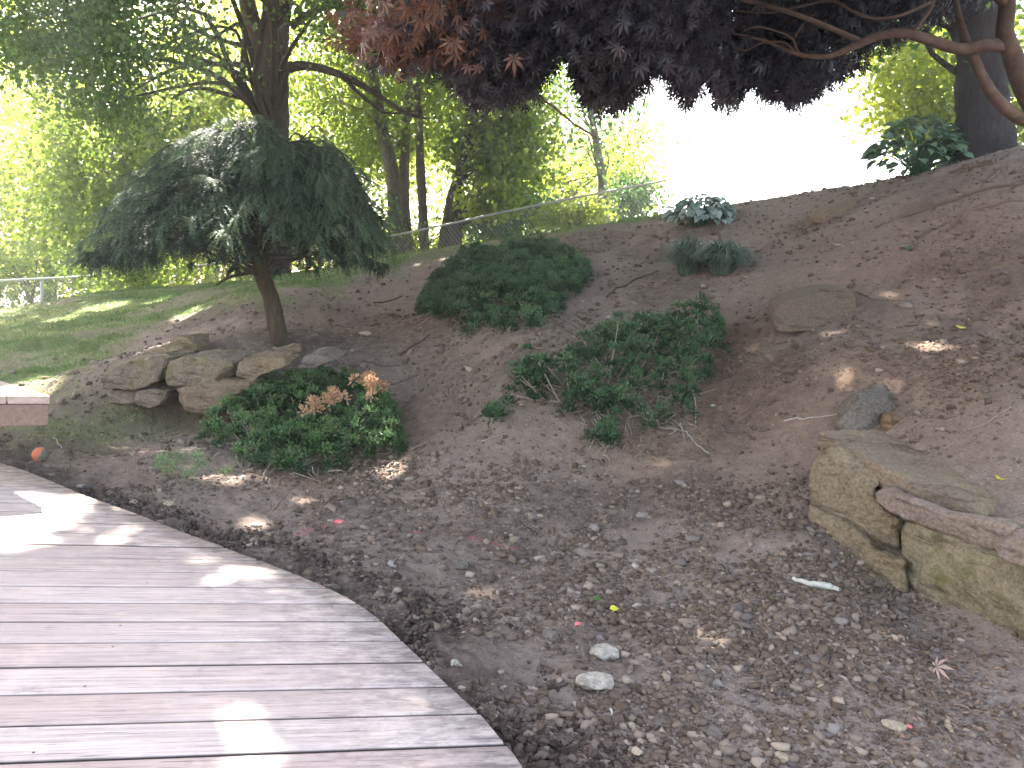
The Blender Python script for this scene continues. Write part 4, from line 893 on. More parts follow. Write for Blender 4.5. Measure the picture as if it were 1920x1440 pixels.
# shrubs beyond the fence
GS = 'shrubs beyond the chain link fence'
for i, (lb, u, v, Y, bx, mt, ls, per) in enumerate([
    ('dark bluish shrub mass right behind the middle fence', 940, 430, 17, [(880, 1020, 360, 450, 15.5, 17.5, 40, .30)], 'leaf_blue', .09, 120),
    ('bright lime green shrub behind the right end of the fence', 1075, 440, 14.8, [(1030, 1120, 385, 425, 14.5, 15.3, 16, .18)], 'leaf_bright', .08, 150),
    ('dim greenish shrub between the hazy trunk and the hosta', 1180, 420, 15.5, [(1140, 1215, 350, 410, 15, 16, 14, .24)], 'leaf_blue', .08, 120),
    ('low leafy undergrowth bush around the grey trunks', 790, 470, 15.2, [(700, 870, 440, 485, 17.5, 19, 30, .26)], 'leaf_bright', .09, 90),
    ('shaded bush behind the hemlock crown', 600, 480, 15, [(420, 700, 380, 500, 15, 18, 50, .4)], 'leaf_mid', .10, 120),
    ('sunlit bush behind the left stretch of fence', 60, 560, 15.6, [(-60, 230, 470, 560, 15.2, 18, 50, .35)], 'leaf_mid', .09, 100),
    ('undergrowth bush behind the fence left of the hemlock trunk', 330, 545, 15.4, [(220, 450, 480, 545, 15, 17, 30, .3)], 'leaf_bright', .09, 100)]):
    tree('shrub', lb, [(u, v + 40, Y, .04), (u, v, Y, .03), (u + 4, v - 20, Y, .02)], bx, per, ls, M[mt], M['bark_dark'], 30 + i, nbranch=14, group=GS, cat='shrub')
g = np.random.default_rng(404); C, S = clusters(g, [(-120, 1180, 250, 500, 27, 34, 330, 1.0), (-120, 700, 60, 300, 27, 36, 110, 1.1), (560, 1020, 120, 330, 27, 34, 60, .9)])
n = len(C) * 80; L = np.repeat(C, 80, 0) + g.normal(size=(n, 3)) * np.repeat(S, 80)[:, None] * [1, 1, .7]; L = L[L[:, 2] > -1.2]; n = len(L)
V, F, a = inst(LEAF[0], LEAF[1], L, basis(rdir(g, n), np.tile([0, 0, 1.], (n, 1)) + g.normal(size=(n, 3)) * .6), .2 * g.uniform(.7, 1.2, n), g.random(n)); GG = Geo(); GG.add(V, F, a)
tag(GG.build('far_woods', M['leaf_bright']), 'far sunlit woods filling the gaps beyond the fence', 'woods', kind='stuff')
print('trees', flush=True)

# ------------------------------------------------------------------ red japanese maple overhanging from the right
mb = [(2010, 640, 4.15), ]
base = G(2100, 700); base[2] = float(Hd(base[0], base[1]))
mt_ = thing('red_maple', base, 'dark red leaved maple overhanging from the right with smooth brown limbs', 'tree')
g = np.random.default_rng(77); gb = Geo()
def limb(L, sides=10):
    lp = spline(np.array([p if len(p) == 3 and abs(p[0]) < 30 else atY(*p[:3]) for p in [q[:3] for q in L]]), len(L) * 7)
    lr = np.interp(np.linspace(0, 1, len(lp)), np.linspace(0, 1, len(L)), [q[3] for q in L]); return lp, lr
bx, by, bz = base
tr_pts, tr_r = limb([(bx, by, bz - .05, .085), (bx - .05, by - .05, bz + .35, .072), (2000, 330, 3.9, .062), (1965, 235, 3.8, .055), (1925, 170, 3.7, .048), (1897, 100, 3.65, .040), (1884, 60, 3.6, .036), (1888, 0, 3.6, .034), (1880, -120, 3.6, .028), (1850, -300, 3.5, .018)], 12)
V, F, F3 = tube(tr_pts, tr_r, 14); npmesh('trunk', V, [F, F3], M['bark_maple'], mt_, True)
LM = [[(1960, 234, 3.82, .034), (1915, 222, 3.75, .030), (1880, 198, 3.7, .027), (1850, 160, 3.68, .024), (1825, 105, 3.66, .020), (1800, 40, 3.7, .015), (1780, -60, 3.7, .01)],
      [(1904, 112, 3.69, .024), (1885, 88, 3.64, .030), (1850, 84, 3.6, .028), (1800, 92, 3.6, .026), (1740, 74, 3.55, .023), (1690, 62, 3.5, .021), (1640, 70, 3.5, .019), (1590, 92, 3.45, .015), (1545, 106, 3.4, .011), (1490, 100, 3.4, .008), (1430, 75, 3.4, .006), (1360, 60, 3.4, .004)],
      [(1750, 0, 3.5, .010), (1742, 20, 3.5, .009), (1715, 55, 3.5, .008), (1695, 80, 3.5, .006)],
      [(1745, 4, 3.45, .007), (1690, 28, 3.4, .0065), (1640, 35, 3.4, .006), (1600, 22, 3.4, .006), (1560, 2, 3.4, .005), (1500, 12, 3.4, .005), (1440, 24, 3.4, .004), (1380, 20, 3.4, .003)],
      [(1510, 108, 3.4, .006), (1495, 95, 3.4, .005), (1480, 68, 3.4, .0045), (1420, 50, 3.4, .004), (1390, 62, 3.4, .003)],
      [(1490, 98, 3.4, .005), (1470, 80, 3.4, .0045), (1430, 80, 3.4, .004), (1390, 95, 3.4, .003), (1350, 60, 3.35, .002)],
      [(1490, 70, 3.4, .004), (1510, 40, 3.4, .003), (1530, 25, 3.4, .002)],
      [(1620, 80, 3.5, .012), (1500, 30, 3.3, .010), (1350, -10, 3.1, .009), (1200, -20, 3.0, .007), (1050, 10, 2.9, .005), (900, 40, 2.8, .004), (780, 60, 2.75, .003)],
      [(1200, -20, 3.0, .006), (1170, 60, 3.1, .004), (1120, 150, 3.2, .003)],
      [(980, 170, 3.2, .003), (1030, 195, 3.2, .0045), (1080, 235, 3.2, .004), (1130, 265, 3.2, .002)],
      [(1260, 70, 3.3, .004), (1225, 140, 3.3, .003), (1195, 230, 3.3, .003)],
      [(1888, 10, 3.6, .02), (1700, -150, 3.2, .02), (1400, -300, 2.8, .016), (1000, -350, 2.5, .01)], [(1884, -50, 3.6, .02), (1950, -300, 3.0, .015), (2100, -600, 2.3, .01)]]
for L in LM: lp, lr = limb(L); add_tube(gb, lp, lr, 8)
gb.build('limbs', M['bark_maple'], mt_, True)
def mleaves(boxes, per, size, mat, name, spread, T=MAPLE, cull=True, low=None):
    C, S = clusters(g, boxes); n = len(C) * per; idx = np.repeat(np.arange(len(C)), per)
    Lp = C[idx] + g.normal(size=(n, 3)) * S[idx][:, None] * np.array([1, 1, .8])
    if low is not None:
        u, v = px_of(Lp); lim = np.interp(u, low[:, 0], low[:, 1]); near = Lp[:, 1] < 5; cj = np.random.default_rng(len(C)).uniform(-24, 24, len(C)); k = (v < lim + 6 + cj[idx] + g.normal(size=n) * 7); Lp = Lp[k]; idx = idx[k]; n = len(Lp)
    if cull: k = sun_cull(Lp); Lp = Lp[k]; idx = idx[k]; n = len(Lp)
    dr = unit(g.normal(size=(n, 3)) * .7 + np.array([-.2, -.1, -1.1])); B = basis(dr, g.normal(size=(n, 3)) + np.array([0, -.8, .3]))
    rn = np.clip(.5 * g.random(n) + .5 * g.random(len(C))[idx], 0, 1); V, F, a = inst(T[0], T[1], Lp, B, size * g.uniform(.65, 1.2, n), rn)
    G1 = Geo(); G1.add(V, F, a); return G1.build(name, mat, mt_)
LOW = np.array([(600, 60), (640, 90), (700, 120), (760, 135), (820, 130), (860, 170), (885, 205), (930, 175), (980, 185), (1020, 150), (1060, 110), (1085, 165), (1105, 205), (1140, 200), (1170, 215), (1200, 160), (1240, 135), (1285, 190), (1325, 150), (1372, 225), (1400, 175), (1430, 180), (1470, 190), (1497, 218), (1525, 178), (1560, 150), (1600, 150), (1640, 100), (1700, 62), (1780, 30), (1850, 5), (1900, -10), (2100, -40)], float) - np.array([0, 12.])
mleaves([(850, 1300, -80, 60, 2.7, 3.9, 100, .095), (1280, 1680, -80, 50, 3.55, 4.4, 62, .08), (1090, 1320, 40, 160, 3.0, 4.0, 44, .075), (1300, 1620, 40, 150, 3.55, 4.3, 52, .07), (1280, 1560, 110, 195, 3.5, 4.1, 42, .06), (700, 900, 20, 110, 2.8, 3.4, 16, .07), (870, 1010, 40, 180, 2.9, 3.6, 44, .07), (1080, 1190, 80, 180, 3.1, 3.7, 26, .05), (1500, 1950, -120, 70, 3.75, 4.6, 50, .09)], 72, .043, M['leaf_red'], 'crown', .1, low=LOW)
mleaves([(700, 880, -40, 60, 2.5, 3.0, 13, .05), (640, 760, 45, 95, 2.5, 2.9, 9, .04), (780, 880, 40, 110, 2.6, 3.0, 6, .05)], 15, .052, M['leaf_orange'], 'sunlit_orange_leaves', .1, cull=False, low=LOW)
mleaves([(700, 1700, -420, -90, 2.3, 3.6, 150, .16), (1300, 2600, -900, -120, 1.6, 4.2, 330, .22), (1300, 2500, -200, 40, 4.4, 6.0, 60, .2)], 40, .068, M['leaf_red'], 'upper_crown', .2, low=np.array([(-3000, -60), (1700, -60), (1850, -60), (2000, -100), (4000, -100)], float))

# ------------------------------------------------------------------ weeping hemlock
g = np.random.default_rng(21)
hb_ = atY(525, 657, 6.43); hb_[2] = float(Hd(hb_[0], hb_[1])) - .02
hem = thing('weeping_hemlock', hb_, 'small weeping hemlock with a drooping dark green dome on a bare slanting trunk', 'tree')
tp = [tuple(hb_), tuple(atY(518, 610, 6.43)), tuple(atY(508, 560, 6.42)), tuple(atY(492, 517, 6.4)), tuple(atY(485, 460, 6.42)), tuple(atY(478, 400, 6.4)), tuple(atY(470, 330, 6.4))]
pts = spline(np.array(tp), 40); V, F, F3 = tube(pts, np.interp(np.linspace(0, 1, 40), [0, .1, .5, 1], [.088, .072, .062, .03]), 14); dn = fbm3(V, 14, 3, 4)
cc_ = np.vstack([np.repeat(pts, 14, 0), pts[0], pts[-1]]); V = cc_ + (V - cc_) * (1 + .10 * dn[:, None]); npmesh('trunk', V, [F, F3], M['bark_hem'], hem, True)
cx, cy_ = hb_[0] - .17, 6.42
def Rth(t):   # t=0 -> +x
    return np.interp(np.mod(t, 2 * np.pi), [0, .6, 1.57, 2.5, np.pi, 3.8, 4.71, 5.6, 6.2832], [.93, .96, 1.05, 1.2, 1.32, 1.2, .92, .86, .93])
gb = Geo(); tw = []; BR = []; QB = []
def hbranch(th0, rho, zend, sz=1.0, apex=None):
    Rr = Rth(th0) * rho; d = np.array([math.cos(th0), math.sin(th0), 0]); a = np.array([cx, cy_, zend - .1 + g.uniform(-.1, .25)]); a[2] = np.clip(a[2], 1.12, 2.0)
    e = np.array([cx, cy_, 0]) + d * Rr; drop = g.uniform(.05, .19) * sz * (.6 + .6 * rho); top = np.array([cx, cy_, 0]) + d * Rr * .72 + np.array([0, 0, zend + .03 + .06 * rho])
    e[2] = zend - .06; tip = e + d * .10 * sz; tip[2] = zend - .06 - drop
    m = (a + top) / 2 + np.array([0, 0, .05]); q_ = spline(np.array([a, m, top, e, tip]) + np.vstack([[0, 0, 0], g.normal(size=(4, 3)) * .03]), 26); fl_ = 1.22 + .06 * g.random() + .09 * math.cos(th0); lo_ = q_[:, 2] < fl_; q_[lo_, 2] = fl_ - (fl_ - q_[lo_, 2]) * .2; return q_
nb = 460
for i in range(nb):
    t0 = g.uniform(0, 2 * np.pi); rho = math.sqrt(g.uniform(.05, 1)); left = .5 - .5 * math.cos(t0)
    kx = 4.0 * (1 - left) + 2.7 * left; zt = 2.13; zr = 1.56 * (1 - left) + 1.36 * left
    ze = zt - (zt - zr) * rho ** kx + .12 * float(vn2(np.array(t0 * 1.9 + 5), np.array(rho * 3.2), 7)) + g.normal() * .06
    outer = g.random() < .42
    if not outer: ze -= g.uniform(.03, .42) * rho; rho *= .94       # lower tiers inside the dome
    ze = max(ze, 1.24 + .05 * g.random())
    q = hbranch(t0, rho, ze, 1.0); add_tube(gb, q, np.linspace(.009, .0012, len(q)), 5)
    tw.append(q); BR.append((.62 + .38 * float(vn2(np.array(t0 * 2.3), np.array(rho * 4.), 19))) if outer else .0)  # inner branches get near-black needles, painted shade inside the dome
add_tube(gb, spline(np.array([atY(492, 520, 6.4), atY(470, 512, 6.3), atY(430, 520, 6.2), atY(405, 535, 6.1)]), 14), np.linspace(.02, .008, 14), 6)
add_tube(gb, spline(np.array([atY(492, 510, 6.4), atY(540, 490, 6.4), atY(610, 470, 6.4)]), 12), np.linspace(.025, .01, 12), 6)
# twiglets along the branches
S0 = []; D0 = []; L0 = []; K0 = []
for qi, q in enumerate(tw):
    T_ = unit(np.gradient(q, axis=0)); m = len(q)
    for j in range(7, m):
        for sgn in (-1, 1, -1, 1)[:(2 if j < 12 else 3)]:
            f = g.random(); p = q[j] if j == m - 1 else q[j] * (1 - f) + q[j + 1] * f
            side = unit(np.cross(T_[j], [0, 0, 1.]) + g.normal(size=3) * .25); d = unit(T_[j] * .7 + side * sgn * .85 + np.array([0, 0, -.22]) + g.normal(size=3) * .12)
            S0.append(p); D0.append(d); L0.append(g.uniform(.06, .20) * (1.1 if BR[qi] > 0 else .9) * (1.2 - .5 * j / m)); K0.append(j / m); QB.append(BR[qi])
S0 = np.array(S0); D0 = np.array(D0); L0 = np.array(L0); K0 = np.array(K0); QB = np.array(QB)
print('hemlock twiglets', len(S0), flush=True)
# needles along twiglets (quadratic droop)
per = 26; n = len(S0) * per; idx = np.repeat(np.arange(len(S0)), per); tt = np.tile(np.arange(per) / per, len(S0)) + g.uniform(0, .03, n)
pos = S0[idx] + D0[idx] * (L0[idx] * tt)[:, None]; pos[:, 2] -= .5 * L0[idx] * tt ** 2
tang = D0[idx] * 1.0; tang[:, 2] -= tt; tang = unit(tang); sgn = np.where(np.arange(n) % 2 == 0, 1., -1.)
side = unit(np.cross(tang, np.tile([0, 0, 1.], (n, 1))) + g.normal(size=(n, 3)) * .25) * sgn[:, None]; nd = unit(side + tang * .55)
T = np.array([[0, -.5, 0], [0, .5, 0], [1, 0, 0]]); B = basis(nd, np.cross(tang, side) + g.normal(size=(n, 3)) * .3)
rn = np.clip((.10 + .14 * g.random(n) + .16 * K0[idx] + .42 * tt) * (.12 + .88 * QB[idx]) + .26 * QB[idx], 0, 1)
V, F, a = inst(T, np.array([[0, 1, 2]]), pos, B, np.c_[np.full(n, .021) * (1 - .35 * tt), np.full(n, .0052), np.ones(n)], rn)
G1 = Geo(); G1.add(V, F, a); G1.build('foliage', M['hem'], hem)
gb.build('branches', M['bark_dark'], hem, True)
print('hemlock', flush=True)

# ------------------------------------------------------------------ junipers
def tufts(C, N, rad, shoots, per, g, slen=.035, nl=.010, nw=.0038, lift=.3):
    """C clump centres, N outward normals, rad clump radii -> needle triangles"""
    n = len(C) * shoots; idx = np.repeat(np.arange(len(C)), shoots)
    d = unit(g.normal(size=(n, 3)) + N[idx] * 1.15 + np.array([0, 0, lift])); st = C[idx] + d * (rad[idx] * g.uniform(.45, .95, n))[:, None]
    m = n * per; i2 = np.repeat(np.arange(n), per); t = np.tile((np.arange(per) + .5) / per, n); sl = slen * g.uniform(.6, 1.2, n)[i2]
    pos = st[i2] + d[i2] * (sl * t)[:, None]; rd = unit(np.cross(d[i2], g.normal(size=(m, 3)))); nd = unit(d[i2] * .7 + rd * (1.0 - .5 * t)[:, None])
    B = basis(nd, rd); T = np.array([[0, -.5, 0], [0, .5, 0], [1, 0, 0]])
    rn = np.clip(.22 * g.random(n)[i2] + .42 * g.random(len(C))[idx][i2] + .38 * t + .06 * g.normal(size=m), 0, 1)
    return inst(T, np.array([[0, 1, 2]]), pos, B, np.c_[np.full(m, nl), np.full(m, nw), np.ones(m)], rn)
def juniper(foot, height, label, seed, mat, spacing=.075, shoots=34, per=12, thin=0.0, thr=-9, stems=70, dead=(), scale=1.0, big=.056, outliers=()):
    g = np.random.default_rng(seed); W_ = np.array([G(u, v)[:2] for u, v in foot]); c = W_.mean(0)
    o = thing('juniper_shrub', (c[0], c[1], float(Hd(c[0], c[1]))), label, 'shrub')
    lo, hi = W_.min(0), W_.max(0); m = int((hi - lo).prod() / spacing ** 2 * 6); q = g.uniform(lo, hi, (m, 2)); ins = inpoly(q[:, 0], q[:, 1], W_); q = q[ins]
    keep = []
    for i in range(len(q)):                                            # blue-noise spacing
        if all((q[i] - q[j]) @ (q[i] - q[j]) > spacing ** 2 for j in keep[-400:]): keep.append(i)
    q = q[keep]; ed = polydist(q[:, 0], q[:, 1], W_); wmax = ed.max()
    nz = fbm2(q[:, 0], q[:, 1], 3.3, 2, seed); k = nz > thr; q, ed, nz = q[k], ed[k], nz[k]
    prof = np.sqrt(np.clip(1 - (1 - np.clip(ed / (wmax * .8), 0, 1)) ** 2, 0, 1)); hh_ = height * (.22 + .78 * prof) * (1 + .30 * nz + .42 * fbm2(q[:, 0], q[:, 1], 6.5, 2, seed + 3))
    z = Hd(q[:, 0], q[:, 1]); C = np.c_[q, z + hh_]; out = np.c_[q - c, np.zeros(len(q))]; N = unit(unit(out) * (1.1 - prof)[:, None] + np.array([0, 0, .9]))
    for (u, v, h, k_, sp2) in outliers:
        p = G2(u, v); e = p + np.c_[g.normal(size=(k_, 2)) * sp2, np.abs(g.normal(size=k_)) * h * .5 + h * .5]; C = np.vstack([C, e]); N = np.vstack([N, np.tile([0, -.3, 1.], (k_, 1))])
    C[:, 2] += g.uniform(-.03, .04, len(C)); rad = big * g.uniform(.6, 1.3, len(C)) * scale; nC = len(C)
    # a second, lower layer fills the flanks
    low = C - np.c_[N[:, :2] * .0, np.zeros((len(C), 1))]; 
    if thin < .5:
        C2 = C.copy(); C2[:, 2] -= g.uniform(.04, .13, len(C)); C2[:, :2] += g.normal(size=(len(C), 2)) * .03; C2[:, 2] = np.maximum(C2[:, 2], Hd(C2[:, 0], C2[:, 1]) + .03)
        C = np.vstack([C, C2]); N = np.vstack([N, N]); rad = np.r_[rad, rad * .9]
    V, F, a = tufts(C, N, rad, shoots, per, g, slen=.026 * scale, nl=.0115, nw=.0062); inner = (np.arange(len(a)) // (3 * per * shoots)) >= nC; a = np.where(inner, a * .35, a); GG = Geo(); GG.add(V, F, a); GG.build('foliage', mat, o)  # lower layer coloured darker, the shade between tufts put into it
    sb = Geo(); root = np.array([c[0], c[1], float(Hd(c[0], c[1])) + .02])
    for i in g.permutation(len(C))[:stems]:
        e = C[i] - np.array([0, 0, .01]); mdl = (root + e) / 2; mdl[2] = max(float(Hd(mdl[0], mdl[1])) + .03 + .04 * g.random(), mdl[2] - .05)
        if np.linalg.norm(e - root) > .38: mdl = e + (root - e) * .22; mdl[2] = float(Hd(mdl[0], mdl[1])) + .03
        st = mdl * .6 + root * .4 if np.linalg.norm(e - root) <= .38 else e + (root - e) * .4 + g.normal(size=3) * np.array([.1, .1, .0]); st[2] = float(Hd(st[0], st[1])) + .015; add_tube(sb, spline(np.array([st, mdl + g.normal(size=3) * .03, e]), 9), np.linspace(.009, .0025, 9), 5)
    # bare twigs straggling out of the lower edge
    lowest = np.argsort([-v for u, v in foot])[:4]
    for i in range(int(stems * .8)):
        j = lowest[g.integers(0, len(lowest))]; p = W_[j] + g.normal(size=2) * .12 + (c - W_[j]) * .15; e = p + (p - c) * g.uniform(.02, .22) + g.normal(size=2) * .07
        P3 = np.array([[p[0], p[1], Hd(p[0], p[1]) + .05 * g.random() + .01], [*(p * .5 + e * .5 + g.normal(size=2) * .03), 0], [e[0], e[1], 0]]); P3[1, 2] = Hd(P3[1, 0], P3[1, 1]) + .03 * g.random() + .008; P3[2, 2] = Hd(e[0], e[1]) + .006
        add_tube(sb, spline(P3, 9), np.linspace(.0042, .0015, 9), 5)
    sb.build('stems', M['twig'], o, True)
    if dead:
        DC_ = []
        for (u, v, Y, k_) in dead:
            p = atY(u, v, Y); DC_.append(p + g.normal(size=(k_, 3)) * .03)
        DC_ = np.concatenate(DC_); V, F, a = tufts(DC_, np.tile([0, -.6, .6], (len(DC_), 1)), np.full(len(DC_), .03), 30, 12, g, .024, .0115, .0062); GG = Geo(); GG.add(V, F, a); tag(GG.build('dead_foliage', M['jundead'], o), 'dead tan tuft on the green juniper')
    return o
juniper([(388, 830), (415, 775), (500, 742), (600, 732), (680, 740), (740, 790), (752, 840), (735, 870), (650, 893), (560, 895), (455, 870)], .23, 'bright green juniper mound with tan dead tufts below the left rock wall', 51, M['jun'], .070, 44, 12, stems=60, dead=((622, 745, 4.95, 8), (690, 718, 5.2, 7), (580, 768, 4.85, 5), (700, 728, 5.1, 5)))
juniper([(780, 585), (815, 530), (860, 500), (930, 480), (1010, 472), (1080, 490), (1100, 530), (1060, 575), (1015, 620), (950, 632), (880, 630), (815, 610)], .20, 'dense dark bluish green juniper mound highest on the slope', 52, M['jun2'], .078, 44, 12, stems=50)
juniper([(955, 735), (1000, 712), (1050, 690), (1090, 655), (1150, 630), (1240, 640), (1335, 620), (1350, 660), (1320, 740), (1275, 810), (1200, 830), (1130, 835), (1085, 800), (1060, 775), (985, 785)], .24, 'straggly open juniper with bare stems in the middle of the slope', 53, M['jun2'], .068, 38, 12, thr=-.8, stems=70, outliers=((995, 745, .16, 16, .09), (1050, 760, .16, 10, .08), (930, 780, .05, 4, .06), (1125, 850, .08, 5, .04), (1300, 650, .1, 6, .08)))
sp = thing('juniper_sprig', G2(345, 895), 'small pale green juniper sprig left of the bright green juniper mound', 'shrub')
g = np.random.default_rng(61); p0 = np.array(sp['_o']); C = p0 + np.c_[g.normal(size=(15, 1)) * .085, g.normal(size=(15, 1)) * .07, np.abs(g.normal(size=(15, 1))) * .05 + .03]
V, F, a = tufts(C, np.tile([0, -.2, 1.], (15, 1)), np.full(15, .042), 34, 8, g, .032, .010, .0028, .1); GG = Geo(); GG.add(V, F, np.clip(a + .3, 0, 1)); GG.build('foliage', M['jun'], sp)
GG = Geo(); [add_tube(GG, spline(np.array([p0, (p0 + c) / 2 + [0, 0, .01], c]), 6), np.linspace(.004, .0015, 6), 5) for c in C[:9]]; GG.build('stems', M['twig'], sp)
print('juniper', flush=True)

# ------------------------------------------------------------------ hostas and sedge clumps
def hosta(u, v, Y, w, h, name, label, n, size, mat, seed, T=BROAD, up=.2):
    g = np.random.default_rng(seed); p = atY(u, v, Y); p[2] = float(Hd(p[0], p[1])); o = thing(name, p, label, 'plant')
    a = g.uniform(0, 2 * np.pi, n); q = np.sqrt(g.random(n)); hh_ = h * (1.0 - .75 * q ** 2) + g.normal(size=n) * .03
    C = p + np.c_[np.cos(a) * q * w, np.sin(a) * q * w * .8, np.maximum(hh_, .04)]
    d = unit(np.c_[np.cos(a), np.sin(a), up - q * .9] + g.normal(size=(n, 3)) * .22); B = basis(d, np.tile([0, 0, 1.], (n, 1)) + g.normal(size=(n, 3)) * .3)
    V, F, r = inst(T[0] * np.array([1, .72, 1.6]), T[1], C, B, size * g.uniform(.7, 1.2, n), g.random(n)); GG = Geo(); GG.add(V, F, r); GG.build('leaves', mat, o, True)
    GG = Geo(); [add_tube(GG, spline(np.array([p + g.normal(size=3) * [.04, .04, 0], (p + c) / 2 + [0, 0, .05], c]), 6), np.linspace(.004, .003, 6), 5) for c in C[::3]]; GG.build('stalks', M['greenleaf'], o)
hosta(1315, 410, 8.6, .37, .30, 'hosta', 'pale bluish variegated hosta at the top of the slope under the white sky', 300, .095, M['hosta'], 71)
hosta(1720, 325, 8.0, .46, .50, 'hosta', 'green broad leaved hosta clump left of the thick right trunk', 330, .115, M['hosta2'], 72, up=.5)
hosta(1790, 312, 8.1, .3, .30, 'hosta', 'smaller broad leaved plant hugging the base of the thick right trunk', 110, .12, M['hosta2'], 73, up=.6)
def sedge(u, v, r, h, label, seed, n=800):
    g = np.random.default_rng(seed); p = G2(u, v); o = thing('sedge_clump', p, label, 'plant')
    a = g.uniform(0, 2 * np.pi, n); q = g.random(n) ** .6; st = p + np.c_[np.cos(a) * q * r * .34, np.sin(a) * q * r * .34, np.zeros(n)]; out = np.c_[np.cos(a + g.normal(size=n) * .5), np.sin(a + g.normal(size=n) * .5), np.zeros(n)]
    hh_ = h * g.uniform(.45, 1.05, n); K = 6; rows = []
    for k in range(K):
        t = k / (K - 1); pos = st + out * (r * (.25 + .75 * q) * (t ** 1.3) * 1.15)[:, None]; pos[:, 2] += hh_ * (2.9 * t - 2.45 * t * t) * (1 - .25 * q); rows.append(pos)
    sd = np.c_[-out[:, 1], out[:, 0], np.zeros(n)]; V = []; 
    for k in range(K): w = .0036 * (1 - (k / (K - 1)) ** 2 * .8); V += [rows[k] - sd * w, rows[k] + sd * w]
    V = np.stack(V, 1); base_ = (np.arange(n) * 2 * K)[:, None, None]; F = np.array([[2 * k, 2 * k + 1, 2 * k + 3, 2 * k + 2] for k in range(K - 1)])[None] + base_
    GG = Geo(); GG.add(V.reshape(-1, 3), F.reshape(-1, 4), np.repeat(g.random(n), 2 * K)); GG.build('blades', M['sedge'], o, True)
sedge(1290, 512, .25, .41, 'left clump of drooping dark grassy blades on the slope below the hosta', 81)
sedge(1352, 516, .25, .36, 'right clump of drooping dark grassy blades, touching the left clump', 82)

# ------------------------------------------------------------------ chain link fence
fl = [atY(-260, 540, 14), atY(0, 526, 14), atY(210, 514.5, 14), atY(470, 486, 14), atY(720, 445, 14), atY(985, 389, 14), atY(1250, 338, 14)]
fence = thing('chain_link_fence', (fl[3][0], 14, fl[3][2] - 1.2), 'grey chain link fence running behind the lawn and up the slope', 'fence')
rail = spline(np.array(fl), 60); GG = Geo(); add_tube(GG, rail, .018, 8); GG.build('top_rail', M['wire'], fence, True)
for u in (-180, 78, 285, 520, 722):
    tx = atY(u, 500, 14)[0]; j = np.interp(tx, rail[:, 0], rail[:, 2]); GG = Geo(); add_tube(GG, np.array([[tx, 14.03, j - 1.4], [tx, 14.03, j - .6], [tx, 14.03, j + .03]]), .028, 8); GG.build('post', M['wire'], fence, True)
GG = Geo(); sp = .062; xs = np.arange(rail[0, 0], rail[-1, 0], sp); rz = lambda x: np.interp(x, rail[:, 0], rail[:, 2])
for x0 in xs:
    for sg in (-1, 1):
        Lh = 1.16; m = 5; t = np.linspace(0, 1, m); X_ = x0 + sg * t * Lh * .72; ok = (X_ >= rail[0, 0]) & (X_ <= rail[-1, 0]); Zt = rz(np.clip(X_, rail[0, 0], rail[-1, 0])) - .02 - t * Lh
        P3 = np.c_[X_, np.full(m, 14 + sg * .004), Zt][ok]
        if len(P3) < 2: continue
        V, F, F3 = tube(P3, .0017, 3, False); GG.add(V, F)
GG.build('wire_mesh', M['wire'], fence)

# ------------------------------------------------------------------ ball, branches, twigs, roots, fallen leaves
bp = G2(75, 868); r = .042; th1 = np.linspace(0, np.pi, 17); ph1 = np.linspace(0, 2 * np.pi, 33)[:-1]
A_, B_ = np.meshgrid(th1, ph1, indexing='ij'); sph = np.stack([np.sin(A_) * np.cos(B_), np.sin(A_) * np.sin(B_), np.cos(A_)], -1).reshape(-1, 3)
ii, jj = np.meshgrid(np.arange(16), np.arange(32), indexing='ij'); a0 = ii * 32 + jj; a1 = ii * 32 + (jj + 1) % 32; F = np.stack([a0, a1, a1 + 32, a0 + 32], -1).reshape(-1, 4)
F = np.stack([a0, a0 + 32, a1 + 32, a1], -1).reshape(-1, 4); fc = sph[F].mean(1); mi = (fc @ unit(np.array([1, .1, -.1])) > .38).astype(int)
groove = 1 - .05 * np.exp(-((sph @ unit(np.array([1, .1, -.1])) - .38) / .06) ** 2) + .01 * fbm3(sph, 6, 3, 4)
ball = npmesh('ball', bp + [0, 0, r * .8] + sph * (r * groove)[:, None], F, [M['ball'], M['ball2']], smooth=True, midx=mi, loc=bp); tag(ball, 'faded orange rubber ball lying in the soil beside the deck', 'ball')
def ground_path(L, rad, name, mat, label, cat, off=.0, n=10, group=None, wob=.006, seed=0, sides=7):
    g = np.random.default_rng(seed + 7); P = np.array([G2(u, v) for u, v in L]); P = spline(P, n * len(L)); P[:, 2] = Hd(P[:, 0], P[:, 1]) + off; P[1:-1] += g.normal(size=(len(P) - 2, 3)) * wob * .3
    GG = Geo(); add_tube(GG, P, np.interp(np.linspace(0, 1, len(P)), np.linspace(0, 1, len(rad)), rad), sides); o = GG.build(name, mat, None, True, loc=P[0]); return tag(o, label, cat, group)
